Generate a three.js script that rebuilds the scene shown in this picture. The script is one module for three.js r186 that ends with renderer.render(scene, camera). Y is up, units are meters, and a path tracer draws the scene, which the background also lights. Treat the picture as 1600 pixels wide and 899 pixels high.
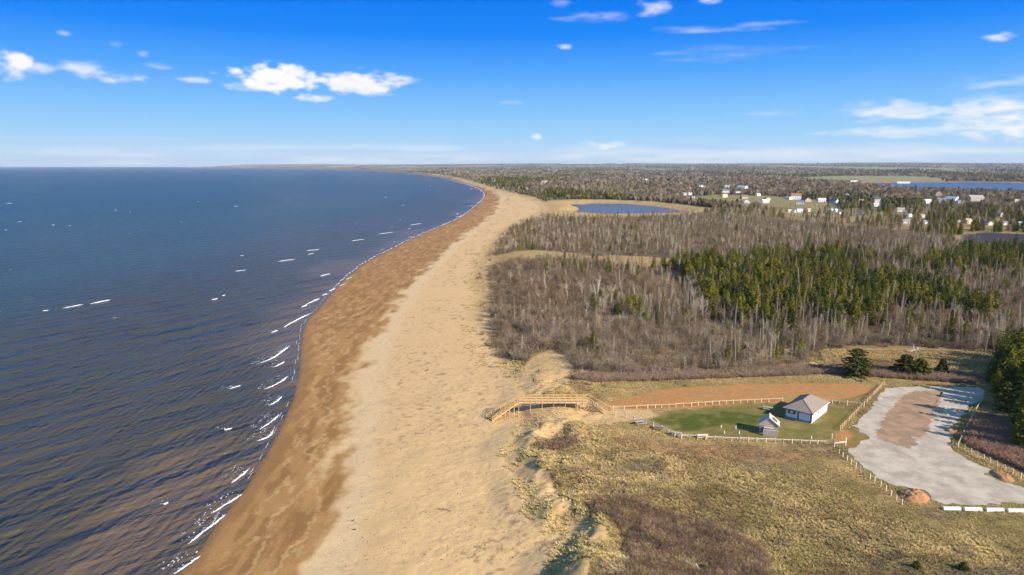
import * as THREE from 'three';
import { RoundedBoxGeometry } from 'three/addons/geometries/RoundedBoxGeometry.js';
import { mergeGeometries } from 'three/addons/utils/BufferGeometryUtils.js';

// ------------------------------------------------------------------ camera, sky, sun, exposure
const scene = new THREE.Scene();
const camera = new THREE.PerspectiveCamera(45.19, 1024 / 575, 1, 60000);
camera.position.set(0, 63, 0);
camera.rotation.x = -THREE.MathUtils.degToRad(10.055);
scene.add(camera);
const renderer = new THREE.WebGLRenderer({ antialias: true });
renderer.setSize(1024, 575);
renderer.toneMapping = THREE.LinearToneMapping;
const EXPOSURE = 1.8;
renderer.toneMappingExposure = EXPOSURE;
renderer.shadowMap.enabled = true;

const SUN = new THREE.Vector3(0.79, 0.56, 0.6).normalize();
const sun = new THREE.DirectionalLight(new THREE.Color(1, 0.91, 0.77), 4.8);
sun.position.copy(SUN).multiplyScalar(900).add(new THREE.Vector3(40, 0, -200));
sun.target.position.set(40, 0, -200);
sun.castShadow = true;
Object.assign(sun.shadow.camera, { left: -400, right: 400, top: 400, bottom: -400, near: 10, far: 2500 });
sun.shadow.mapSize.set(4096, 4096);
scene.add(sun, sun.target);

// ------------------------------------------------------------------ numbers
function rng(seed) { let a = seed >>> 0; return () => { a = (a + 0x6D2B79F5) | 0; let t = Math.imul(a ^ (a >>> 15), 1 | a); t = (t + Math.imul(t ^ (t >>> 7), 61 | t)) ^ t; return ((t ^ (t >>> 14)) >>> 0) / 4294967296; }; }
function hash(i, j, s) { let h = Math.imul(i, 374761393) + Math.imul(j, 668265263) + Math.imul(s, 1274126177); h = Math.imul(h ^ (h >>> 13), 1274126177); return ((h ^ (h >>> 16)) >>> 0) / 4294967296; }
function vnoise(x, y, s = 0, per = 0) {
  const xi = Math.floor(x), yi = Math.floor(y), fx = x - xi, fy = y - yi;
  const u = fx * fx * fx * (fx * (fx * 6 - 15) + 10), v = fy * fy * fy * (fy * (fy * 6 - 15) + 10);
  const w = (i) => per ? ((i % per) + per) % per : i;
  const a = hash(w(xi), w(yi), s), b = hash(w(xi + 1), w(yi), s), c = hash(w(xi), w(yi + 1), s), d = hash(w(xi + 1), w(yi + 1), s);
  return a + (b - a) * u + (c - a) * v + (a - b - c + d) * u * v;
}
function fbm(x, y, o = 4, s = 0, per = 0) { let t = 0, a = 0.5, n = 0; for (let k = 0; k < o; k++) { t += a * vnoise(x, y, s + k * 17, per); n += a; x *= 2; y *= 2; per *= 2; a *= 0.5; } return t / n; }
const clamp = (x, a = 0, b = 1) => Math.min(b, Math.max(a, x));
const sm = (a, b, x) => { const t = clamp((x - a) / (b - a)); return t * t * (3 - 2 * t); };
const mix = (a, b, t) => a + (b - a) * t;
const mix3 = (a, b, t) => [a[0] + (b[0] - a[0]) * t, a[1] + (b[1] - a[1]) * t, a[2] + (b[2] - a[2]) * t];
const lin = (c) => (c /= 255) <= 0.04045 ? c / 12.92 : Math.pow((c + 0.055) / 1.055, 2.4);

// ------------------------------------------------------------------ the sky: clear air and fair-weather clouds
{
  const W = 4096, Hh = 2048, data = new Float32Array(W * Hh * 4);
  const ramp = [[-1, [183, 208, 232]], [0, [188, 212, 236]], [0.8, [190, 218, 244]], [2.2, [164, 212, 250]], [4.4, [132, 196, 253]], [7.2, [84, 168, 253]], [10, [28, 138, 250]], [12.6, [6, 124, 244]], [20, [44, 136, 232]], [35, [92, 150, 218]], [60, [104, 152, 208]], [90, [100, 148, 204]]].map(([e, c]) => [e, c.map(lin)]);
  const air = (e) => { let k = 0; while (k < ramp.length - 2 && e > ramp[k + 1][0]) k++; const [a, ca] = ramp[k], [b, cb] = ramp[k + 1]; return mix3(ca, cb, clamp((e - a) / (b - a))); };
  // clouds: azimuth (0 = north along -z, degrees, east positive), elevation, half width, half height, opacity, softness, streakiness
  const clouds = [[-18.19, 6.38, 3.5, 1.06, 1, 0.3, 0.1], [-11.86, 6.24, 3.71, 0.9, 0.95, 0.4, 0.3], [-15.54, 5.01, 1.43, 0.37, 0.85, 0.4, 0.3], [-19.91, 5.77, 2.3, 0.42, 0.7, 0.5, 0.3], [-9.13, 6.44, 1.6, 0.48, 0.6, 0.6, 0.5], [-28.57, 5.91, 1.77, 0.48, 0.75, 0.5, 0.4], [-23.63, 6.07, 1.47, 0.27, 0.65, 0.5, 0.4], [-26.08, 6.95, 0.99, 0.27, 0.5, 0.6, 0.5], [-34.77, 6.33, 1.2, 0.9, 0.95, 0.35, 0.1], [-33.2, 6.28, 0.9400000000000001, 0.42, 0.7, 0.5, 0.2], [-30.83, 6.36, 1.46, 0.64, 0.7, 0.5, 0.3], [-31.71, 8.66, 0.51, 0.27, 0.4, 0.6, 0.3], [-28.76, 8.17, 0.62, 0.32, 0.4, 0.6, 0.3], [-27.15, 7.66, 0.47, 0.27, 0.4, 0.6, 0.3], [10.93, 11.65, 1.3800000000000001, 0.74, 0.75, 0.6, 0.4], [6.52, 11.19, 3.4, 0.53, 0.6, 0.7, 0.8], [16.23, 10.02, 5.92, 0.42, 0.5, 0.8, 1], [15.85, 8.23, 6.43, 0.64, 0.3, 0.9, 1], [4.2, 9.14, 0.63, 0.27, 0.7, 0.5, 0.2], [34.06, 8.2, 1.0, 0.32, 0.8, 0.5, 0.6], [15.29, 12.02, 0.9400000000000001, 0.32, 0.8, 0.5, 0.2], [3.76, 12.34, 0.9, 0.42, 0.4, 0.7, 0.4], [31.48, 3.38, 5.84, 0.74, 0.85, 0.6, 0.6], [30.44, 2.29, 7.9399999999999995, 0.53, 0.85, 0.7, 0.8], [34.78, 2.84, 3.9899999999999998, 1.7, 0.95, 0.6, 0.4], [33.83, 5.34, 2.4699999999999998, 0.48, 0.6, 0.7, 0.7], [27.95, 3.85, 2.9499999999999997, 0.69, 0.75, 0.6, 0.5], [34.27, 4.42, 1.86, 0.32, 0.5, 0.7, 0.8], [1.97, 2.24, 0.47, 0.32, 0.85, 0.5, 0.1], [7.49, 1.57, 2.03, 0.42, 0.7, 0.5, 0.3], [0.0, 4.95, 1.43, 0.21, 0.5, 0.7, 0.6], [20.26, 3.81, 2.38, 0.21, 0.35, 0.8, 0.8], [25.73, 0.83, 8.66, 0.37, 0.35, 0.9, 1], [-30.56, 1.01, 8.700000000000001, 0.37, 0.4, 0.9, 1], [-10.31, 0.66, 12.89, 0.32, 0.35, 0.9, 1]];
  const r = rng(77);
  for (let k = 0; k < 90; k++) { const az = 50 + r() * 260; clouds.push([az > 180 ? az - 360 : az, 1.5 + r() * 22, 1.5 + r() * 5, 0.25 + r() * 0.8, 0.3 + r() * 0.6, 0.5, 0.5]); }
  for (let k = 0; k < 40; k++) { const az = -180 + r() * 360; clouds.push([az, 16 + r() * 40, 2 + r() * 6, 0.5 + r() * 1.2, 0.2 + r() * 0.5, 0.6, 0.6]); }
  const white = [1.0, 0.985, 0.965];
  const dens = new Float32Array(W * Hh);
  for (const [az, el, sa, se, op, soft, streak] of clouds) {
    const j0 = Math.floor(((el - se * 2.2) / 180 + 0.5) * Hh), j1 = Math.ceil(((el + se * 2.2) / 180 + 0.5) * Hh);
    const i0 = Math.floor(((az - sa * 2.2 - 90) / 360 + 0.5) * W), i1 = Math.ceil(((az + sa * 2.2 - 90) / 360 + 0.5) * W);
    for (let j = j0; j <= j1; j++) for (let i = i0; i <= i1; i++) {
      if (j < 0 || j >= Hh) continue;
      const e = ((j + 0.5) / Hh - 0.5) * 180, a = ((i + 0.5) / W - 0.5) * 360 + 90;
      const q = ((a - az) / sa) ** 2 + ((e - el) / se) ** 2;
      if (q > 4.5) continue;
      const f = fbm(a * mix(1.15, 0.42, Math.min(1, streak * 1.2)) + e * streak * 0.7, e * (2.3 + streak * 1.6), 6, 5) - 0.5, f2 = fbm(a * 2.6, e * 7, 4, 9) - 0.5;
      const flat = e < el ? 1.5 : 1;
      const d = sm(0, soft * 2.2, (soft < 0.42 ? 0.78 : 0.68) - 0.55 * q * flat + f * (1.7 - soft * 0.9 + streak * 0.8) + f2 * 0.35) * op;
      const ii = ((i % W) + W) % W, n = j * W + ii;
      dens[n] = 1 - (1 - dens[n]) * (1 - clamp(d));
    }
  }
  for (let j = 0; j < Hh; j++) {
    const e = ((j + 0.5) / Hh - 0.5) * 180, c = air(e);
    for (let i = 0; i < W; i++) {
      const a = ((i + 0.5) / W - 0.5) * 360 + 90, o = (j * W + i) * 4;
      let d = dens[j * W + i];
      if (e > -0.5 && e < 3) d = Math.max(d, 0.42 * sm(0.45, 0.8, fbm(a * 0.14 + 40, e * 2.1, 4, 3)) * sm(2.4, 0.6, e));   // veils of thin cloud low down
      const g = mix3(c, white, d);
      data[o] = g[0] / EXPOSURE; data[o + 1] = g[1] / EXPOSURE; data[o + 2] = g[2] / EXPOSURE; data[o + 3] = 1;
    }
  }
  const t = new THREE.DataTexture(data, W, Hh, THREE.RGBAFormat, THREE.FloatType);
  t.mapping = THREE.EquirectangularReflectionMapping; t.magFilter = THREE.LinearFilter; t.minFilter = THREE.LinearFilter; t.needsUpdate = true;
  scene.background = t; scene.environment = t;
}

// ------------------------------------------------------------------ survey of the place (metres; x east, z south, camera mast at the origin)
const SHORE = [[-53.1,-67.5],[-53.3,-84.7],[-52.4,-98.3],[-52.1,-103.1],[-52.8,-114.8],[-53.0,-124.6],[-53.6,-136.0],[-55.0,-147.6],[-56.9,-161.3],[-59.1,-175.0],[-63.2,-194.0],[-68.3,-213.8],[-75.1,-237.7],[-81.4,-261.9],[-85.1,-282.5],[-86.2,-300.7],[-90.9,-345.1],[-94.9,-396.9],[-96.0,-456.7],[-92.1,-520.5],[-85.7,-615.4],[-74.1,-727.6],[-62.4,-866.1],[-56.8,-1120.8],[-56.1,-1421.1],[-78.8,-1788.3],[-130.0,-2181.9],[-220.8,-2741.0],[-367.5,-3587.8],[-685.5,-5001.6],[-1279.7,-7006.8],[-2235.0,-9602.4],[-3770.4,-12520.8],[-5717.6,-14920.6],[-7921.7,-16698.2]];
const DUNE = [[2.7,-64.5],[4.3,-84.8],[5.9,-93.9],[6.7,-97.1],[8.2,-101.1],[9.7,-103.4],[7.6,-105.0],[4.8,-105.3],[3.0,-109.7],[2.3,-115.4],[1.6,-121.6],[0.4,-128.4],[-2.0,-133.5],[-1.2,-139.0],[0.6,-144.6],[2.4,-152.9],[1.9,-160.4],[1.3,-164.9],[3.1,-175.6],[1.1,-185.4],[-1.5,-194.4],[-4.0,-207.8],[-7.5,-231.4],[-10.2,-255.4],[-11.6,-284.7],[-10.9,-321.3],[-16.1,-357.8],[-15.3,-430.5],[-13.5,-517.4],[-4.8,-646.8],[10.4,-751.4],[29.8,-849.1],[44.3,-961.2],[43.8,-1107.0],[30.6,-1278.9],[0.0,-1447.2],[-38.2,-1665.8],[-88.9,-2021.5],[-169.3,-2568.6],[-321.8,-3518.8],[-602.5,-4884.2],[-1210.0,-6974.8],[-2166.1,-9569.4],[-3668.3,-12407.9],[-5515.8,-14567.6],[-7660.8,-16148.4]];
const WET = [[-35.2,-66.2],[-36.0,-83.1],[-32.3,-96.4],[-34.2,-116.1],[-36.5,-131.9],[-40.8,-164.7],[-44.8,-190.3],[-49.0,-224.8],[-51.9,-273.5],[-52.3,-347.6],[-51.1,-414.0],[-48.2,-487.9],[-42.9,-592.9],[-34.7,-721.4],[-26.1,-883.1],[-23.3,-1099.4],[-25.1,-1365.9],[-49.0,-1668.1],[-103.0,-2044.0],[-194.2,-2586.9],[-335.6,-3397.1],[-645.2,-4803.2],[-1218.4,-6738.3],[-2117.2,-9168.0],[-3560.2,-11858.4]];
const LOT = [[98.7,-174.8],[105.2,-175.9],[115.8,-176.4],[123.6,-175.4],[123.1,-172.2],[118.3,-166.2],[111.4,-160.6],[105.9,-154.5],[100.1,-148.8],[96.6,-146.2],[95.4,-141.7],[92.0,-137.9],[91.1,-134.6],[91.1,-130.5],[91.9,-126.9],[92.7,-124.3],[90.1,-123.2],[91.2,-120.5],[93.5,-117.9],[98.4,-112.3],[95.6,-108.9],[89.2,-112.1],[84.5,-111.6],[79.7,-111.2],[75.0,-111.6],[73.9,-113.5],[74.9,-116.9],[72.9,-117.7],[70.4,-118.4],[68.9,-121.8],[68.5,-127.5],[68.9,-134.6],[72.0,-135.9],[74.6,-139.3],[77.0,-141.0],[76.9,-147.3],[80.9,-152.5],[86.3,-158.8],[92.6,-167.2]];
const TRACK = [[100.1,-169.2],[103.7,-171.7],[108.2,-172.2],[112.3,-172.2],[107.7,-165.8],[101.5,-158.0],[96.0,-150.4],[90.0,-142.5],[86.7,-141.4],[85.5,-137.2],[82.4,-135.6],[80.9,-137.6],[79.1,-139.3],[79.3,-142.1],[84.5,-150.4],[91.8,-159.7]];
const LAWN = [[30.6,-153.7],[37.5,-157.5],[46.4,-159.3],[56.4,-161.6],[67.1,-162.9],[77.3,-161.1],[83.3,-158.8],[75.5,-148.5],[70.9,-142.8],[68.2,-139.3],[60.4,-140.3],[49.8,-141.4],[40.3,-142.1],[36.9,-144.3],[34.5,-147.3]];
const LUSH = [[33.8,-152.5],[39.3,-155.4],[47.2,-156.7],[53.7,-158.0],[57.7,-156.2],[60.1,-154.5],[54.9,-148.1],[51.0,-149.6],[46.4,-148.8],[40.2,-144.3],[37.2,-146.5]];
const SOIL = [[23.4,-163.4],[30.1,-168.2],[40.4,-174.3],[49.5,-177.0],[56.5,-177.5],[77.7,-179.2],[97.9,-178.1],[94.7,-173.3],[86.6,-167.2],[79.8,-164.8],[72.8,-163.4],[66.5,-163.4],[56.7,-162.5],[43.4,-159.7],[32.1,-157.5],[24.4,-156.7]];
const REDLOT = [[71.6,-144.3],[74.5,-145.4],[77.2,-142.1],[74.5,-139.6],[71.7,-135.9],[68.5,-136.6]];
const FLAT = [[27.1,-150.4],[33.5,-173.3],[45.0,-179.7],[105.8,-183.2],[155.0,-178.6],[124.1,-113.5],[93.9,-97.0],[70.0,-107.8],[62.4,-126.6],[46.6,-135.9],[32.7,-139.3]];
const SANDGAP = [[1.7,-147.3],[2.3,-158.8],[4.7,-162.5],[19.9,-164.3],[25.0,-161.1],[33.0,-158.0],[34.9,-154.5],[27.4,-152.1],[21.8,-148.8],[14.7,-150.4],[10.7,-145.8],[6.9,-141.4],[3.4,-139.3]];
const SANDHILL = [[0.0,-176.4],[3.4,-196.8],[7.0,-209.5],[12.6,-213.3],[16.8,-206.5],[18.0,-193.5],[16.4,-183.2],[11.8,-175.4],[8.3,-171.2],[3.6,-167.2]];
const RIDGESAND = [[-0.4,-131.0],[1.9,-129.8],[6.1,-123.0],[9.1,-115.1],[10.7,-111.1],[8.7,-109.2],[6.9,-111.5],[4.6,-116.4],[1.8,-123.0]];
const THICKET = [[12.9,-110.2],[17.8,-112.0],[23.2,-111.1],[29.1,-108.0],[34.0,-102.8],[37.5,-98.0],[37.5,-92.8],[36.1,-85.1],[16.6,-81.0],[13.9,-85.1],[16.8,-89.6],[17.8,-95.3],[17.7,-100.8],[15.8,-105.4],[13.4,-107.3]];
const THICKETB = [[4.7,-138.1],[9.7,-141.6],[14.5,-141.6],[14.7,-136.7],[10.5,-134.1],[6.0,-134.7]];
const RIDGE = [[8.0,-83.7],[9.6,-89.7],[11.1,-95.8],[13.0,-101.4],[14.7,-104.8]];
const CLEARING = [[97.5,-212.5],[110.8,-214.8],[125.9,-212.5],[140.2,-209.5],[144.5,-201.6],[127.5,-178.6],[119.5,-179.7],[124.8,-203.7],[113.2,-200.2],[102.7,-202.2],[92.5,-196.8]];
const STRIP = [[43.0,-438.4],[66.4,-444.7],[90.0,-438.4],[112.7,-423.3],[104.4,-398.6],[84.7,-393.5],[69.8,-403.9],[53.0,-420.4]];
const STRIPB = [[-15.6,-416.3],[-10.7,-459.0],[13.3,-476.4],[42.8,-459.0],[52.6,-433.6],[24.6,-439.7],[0.0,-427.7]];
const FOREST = [[-4.1,-212.5],[-6.3,-236.3],[-9.0,-280.8],[-8.6,-326.2],[-13.4,-376.6],[-6.0,-429.2],[-14.1,-471.9],[-9.3,-556.5],[0.0,-649.0],[21.3,-768.1],[45.3,-818.0],[87.3,-787.4],[136.5,-777.6],[186.4,-807.6],[243.5,-851.2],[283.9,-768.1],[313.7,-692.0],[341.6,-635.8],[351.4,-556.5],[387.0,-461.3],[247.3,-236.3],[195.1,-203.7],[159.9,-203.7],[148.8,-208.7],[140.5,-216.4],[125.3,-218.8],[110.7,-218.8],[95.2,-209.5],[84.4,-195.5],[70.0,-191.6],[54.5,-189.1],[37.5,-185.5],[26.6,-184.3],[19.0,-187.9],[17.2,-199.5],[14.3,-214.1],[7.1,-212.5],[2.9,-203.7]];
const GREEN = [[77.3,-393.5],[102.1,-420.4],[112.6,-401.2],[128.8,-393.5],[165.9,-444.7],[172.8,-420.4],[222.0,-457.9],[208.1,-420.4],[169.3,-361.0],[176.4,-344.7],[195.3,-335.2],[197.3,-312.8],[192.8,-283.4],[176.5,-256.7],[172.7,-268.2],[155.7,-274.3],[138.4,-265.8],[122.6,-241.1],[114.5,-246.1],[107.1,-256.7],[92.8,-244.1],[85.8,-251.3],[92.9,-280.8],[86.9,-287.5],[89.0,-326.2],[86.6,-369.8]];
const GREENB = [[244.1,-414.8],[294.5,-451.2],[351.7,-471.9],[373.3,-444.7],[323.3,-383.7],[263.3,-369.8],[225.7,-376.6]];
const GREENC = [[129.5,-178.6],[133.3,-187.3],[142.9,-198.1],[153.2,-205.1],[163.8,-203.7],[155.0,-178.6],[122.7,-139.3],[106.6,-135.9],[105.7,-139.3],[114.3,-150.4],[121.8,-158.8],[121.0,-164.3]];
const SCRUB = [[15.9,-183.2],[22.5,-179.7],[36.6,-180.9],[52.9,-183.2],[71.4,-185.5],[88.5,-187.9],[105.8,-183.2],[124.0,-178.6],[129.5,-184.3],[114.1,-191.6],[93.8,-195.5],[74.1,-192.9],[54.5,-189.1],[35.7,-185.5],[22.4,-186.7]];
const SCRUBR = [[102.2,-146.5],[109.9,-153.7],[112.8,-152.5],[110.3,-142.8],[106.6,-135.9],[106.4,-122.4],[101.2,-115.9],[99.2,-122.4],[97.8,-129.0],[96.0,-135.9],[96.6,-140.0]];
const POND = [[94.5,-1103.0],[136.4,-1140.1],[182.1,-1130.6],[216.4,-1068.2],[232.7,-990.0],[234.6,-935.1],[201.7,-891.8],[161.4,-874.5],[120.3,-868.8],[95.3,-897.8],[82.8,-935.1],[100.4,-990.0],[101.7,-1051.5]];
const MARSH = [[43.0,-972.3],[45.7,-1103.3],[87.0,-1182.9],[155.1,-1204.6],[229.2,-1131.9],[257.8,-1017.6],[269.9,-944.2],[236.5,-868.8],[205.7,-824.8],[117.5,-794.6],[72.5,-785.0],[44.6,-804.5],[28.9,-824.8]];
const BAY = [[1241.7,-2412.3],[1409.7,-2566.1],[1632.5,-2547.0],[1799.1,-2455.6],[2388.4,-2370.6],[1282.7,-1268.0],[1132.0,-1541.0],[1049.5,-1633.4],[1023.2,-1715.6],[1027.4,-1806.5],[1061.5,-1962.3],[1121.6,-2147.3]];
const ROAD = [[289.4,-1103.7],[340.8,-1057.6],[432.0,-1066.5],[503.5,-1031.8],[570.6,-999.2]];
const ROADB = [[303.2,-939.9],[334.2,-906.2],[356.5,-839.8],[369.0,-768.1],[379.6,-707.6],[390.7,-649.0]];
const FIELD = [[270.0,-1066.5],[335.8,-1281.9],[409.8,-1394.3],[490.9,-1335.8],[512.7,-1186.2],[490.9,-1066.5],[429.2,-912.7],[368.1,-887.1],[349.8,-999.2],[313.5,-1031.8]];
const FARFIELD = [[1365.0,-3331.8],[1789.3,-3838.1],[2117.1,-3618.2],[1874.5,-3013.5],[1574.6,-2529.7],[1316.7,-2479.9],[1113.2,-2432.0],[1157.8,-2750.6]];
const CLOUD_SHADE = [[374.9,-577.1],[419.1,-611.0],[447.2,-588.0],[516.7,-556.5],[414.8,-444.7],[361.2,-461.3],[335.3,-486.7],[340.4,-519.3]];  // field under a cloud shadow; the shade is painted into the ground colour
const FORE_GREEN = [[29.9,-121.0],[42.5,-131.1],[61.9,-131.1],[66.4,-111.2],[72.8,-108.9],[96.0,-106.8],[71.5,-76.8],[35.7,-76.8],[38.8,-98.8],[34.8,-108.9]];
const FOAM = [[[-54.6,-107.2],[-54.1,-110.5],[-53.1,-114.2],[-52.4,-117.1]],[[-55.2,-117.6],[-54.0,-121.0],[-52.3,-125.4]],[[-56.5,-130.0],[-55.8,-132.9],[-55.3,-136.9]],[[-52.8,-98.5],[-52.3,-100.2],[-50.7,-104.3]],[[-58.8,-151.3],[-57.4,-153.6],[-57.5,-158.3]],[[-61.0,-158.3],[-60.2,-162.5],[-59.7,-168.8]],[[-64.7,-175.5],[-63.8,-179.0],[-63.6,-182.7]],[[-70.5,-188.2],[-69.0,-192.2],[-67.9,-201.5]],[[-82.0,-213.8],[-80.0,-219.7],[-78.9,-229.2],[-78.7,-237.7]],[[-75.3,-210.2],[-74.0,-217.4]],[[-89.9,-265.1],[-89.2,-276.4],[-86.9,-291.3]],[[-80.8,-189.3],[-78.5,-192.2]],[[-69.4,-157.9],[-67.9,-159.2]],[[-206.0,-296.6],[-204.1,-298.0]],[[-200.8,-302.1],[-196.6,-310.8]],[[-194.6,-312.2],[-190.1,-321.4]],[[-155.5,-453.6],[-147.1,-466.2]],[[-167.3,-411.6],[-161.9,-416.8]],[[-110.3,-392.2],[-106.5,-401.6]],[[-95.1,-304.9],[-93.9,-310.8]],[[-93.9,-319.9],[-92.8,-324.6]],[[-93.2,-332.8],[-92.0,-338.0]],[[-93.2,-345.1],[-91.5,-352.4]],[[-91.4,-360.1],[-89.6,-368.2]],[[-92.9,-380.9],[-90.7,-389.9]],[[-92.1,-256.7],[-90.8,-260.8]],[[-94.5,-310.8],[-92.3,-326.2]],[[-490.1,-735.4],[-488.6,-739.4]],[[-191.5,-483.1],[-189.5,-484.8]],[[-142.5,-321.4],[-140.8,-324.6]],[[-142.1,-332.8],[-141.2,-334.5]],[[-146.2,-490.1],[-143.7,-497.4]],[[-153.8,-512.5],[-145.4,-520.5]],[[-135.5,-578.6],[-126.9,-593.8]],[[-124.4,-638.6],[-112.7,-657.2]],[[-108.9,-735.4],[-98.4,-760.0]],[[-65.5,-120.7],[-65.2,-121.7]]];
const FENCE_FRONT = [[24.3,-154.5],[26.5,-153.3],[28.1,-151.6],[30.4,-149.2],[31.8,-147.7],[33.3,-145.8],[34.3,-143.2],[35.3,-141.7],[36.5,-140.8],[38.2,-140.7],[39.8,-140.3],[41.5,-140.0],[43.3,-139.8],[45.0,-139.6],[46.8,-139.3],[48.5,-139.1],[50.3,-139.1],[52.0,-138.8],[53.9,-138.6],[55.8,-138.6],[57.4,-138.2],[59.2,-138.1],[61.0,-137.9],[62.8,-137.7],[64.4,-137.6],[66.2,-137.4]];
const FENCE_BACK = [[24.3,-158.6],[27.0,-158.8],[30.1,-159.1],[32.8,-159.5],[34.7,-159.7],[36.3,-160.0],[38.1,-160.2],[39.8,-160.4],[41.8,-160.9],[43.8,-161.1],[45.6,-161.6],[47.4,-161.8],[49.2,-162.2],[51.0,-162.5],[52.8,-162.7],[54.6,-162.9],[56.5,-163.2],[58.3,-163.4],[60.1,-163.6],[61.9,-163.9],[63.8,-164.1],[65.6,-164.3],[67.4,-164.6]];
const FENCE_BACKR = [[77.3,-163.4],[79.0,-162.9],[80.6,-162.5],[82.3,-162.0],[84.2,-161.3],[85.7,-160.6]];
const FENCE_SIDE = [[72.8,-145.4],[99.5,-177.5]];
const FENCE_LOT = [[66.6,-132.7],[66.6,-131.1],[66.8,-129.6],[66.7,-127.8],[66.9,-126.3],[66.9,-124.6],[66.9,-122.9],[67.1,-121.3],[67.3,-120.0],[67.5,-118.2],[67.5,-116.4],[67.5,-114.7],[67.5,-113.0],[67.6,-111.4]];
const FENCE_RIGHT = [[117.3,-164.8],[114.8,-162.0],[112.1,-158.8],[109.8,-156.2],[107.6,-153.7],[105.6,-151.2],[103.6,-148.8],[101.0,-145.8],[98.5,-142.8],[96.2,-140.0],[93.1,-136.2]];
const FENCE_RIGHTB = [[93.4,-134.6],[93.7,-133.0],[93.9,-131.4],[94.2,-129.9],[94.4,-128.4],[94.8,-126.9],[95.1,-125.2],[95.4,-123.5],[95.6,-121.6],[95.8,-119.7]];
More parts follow.
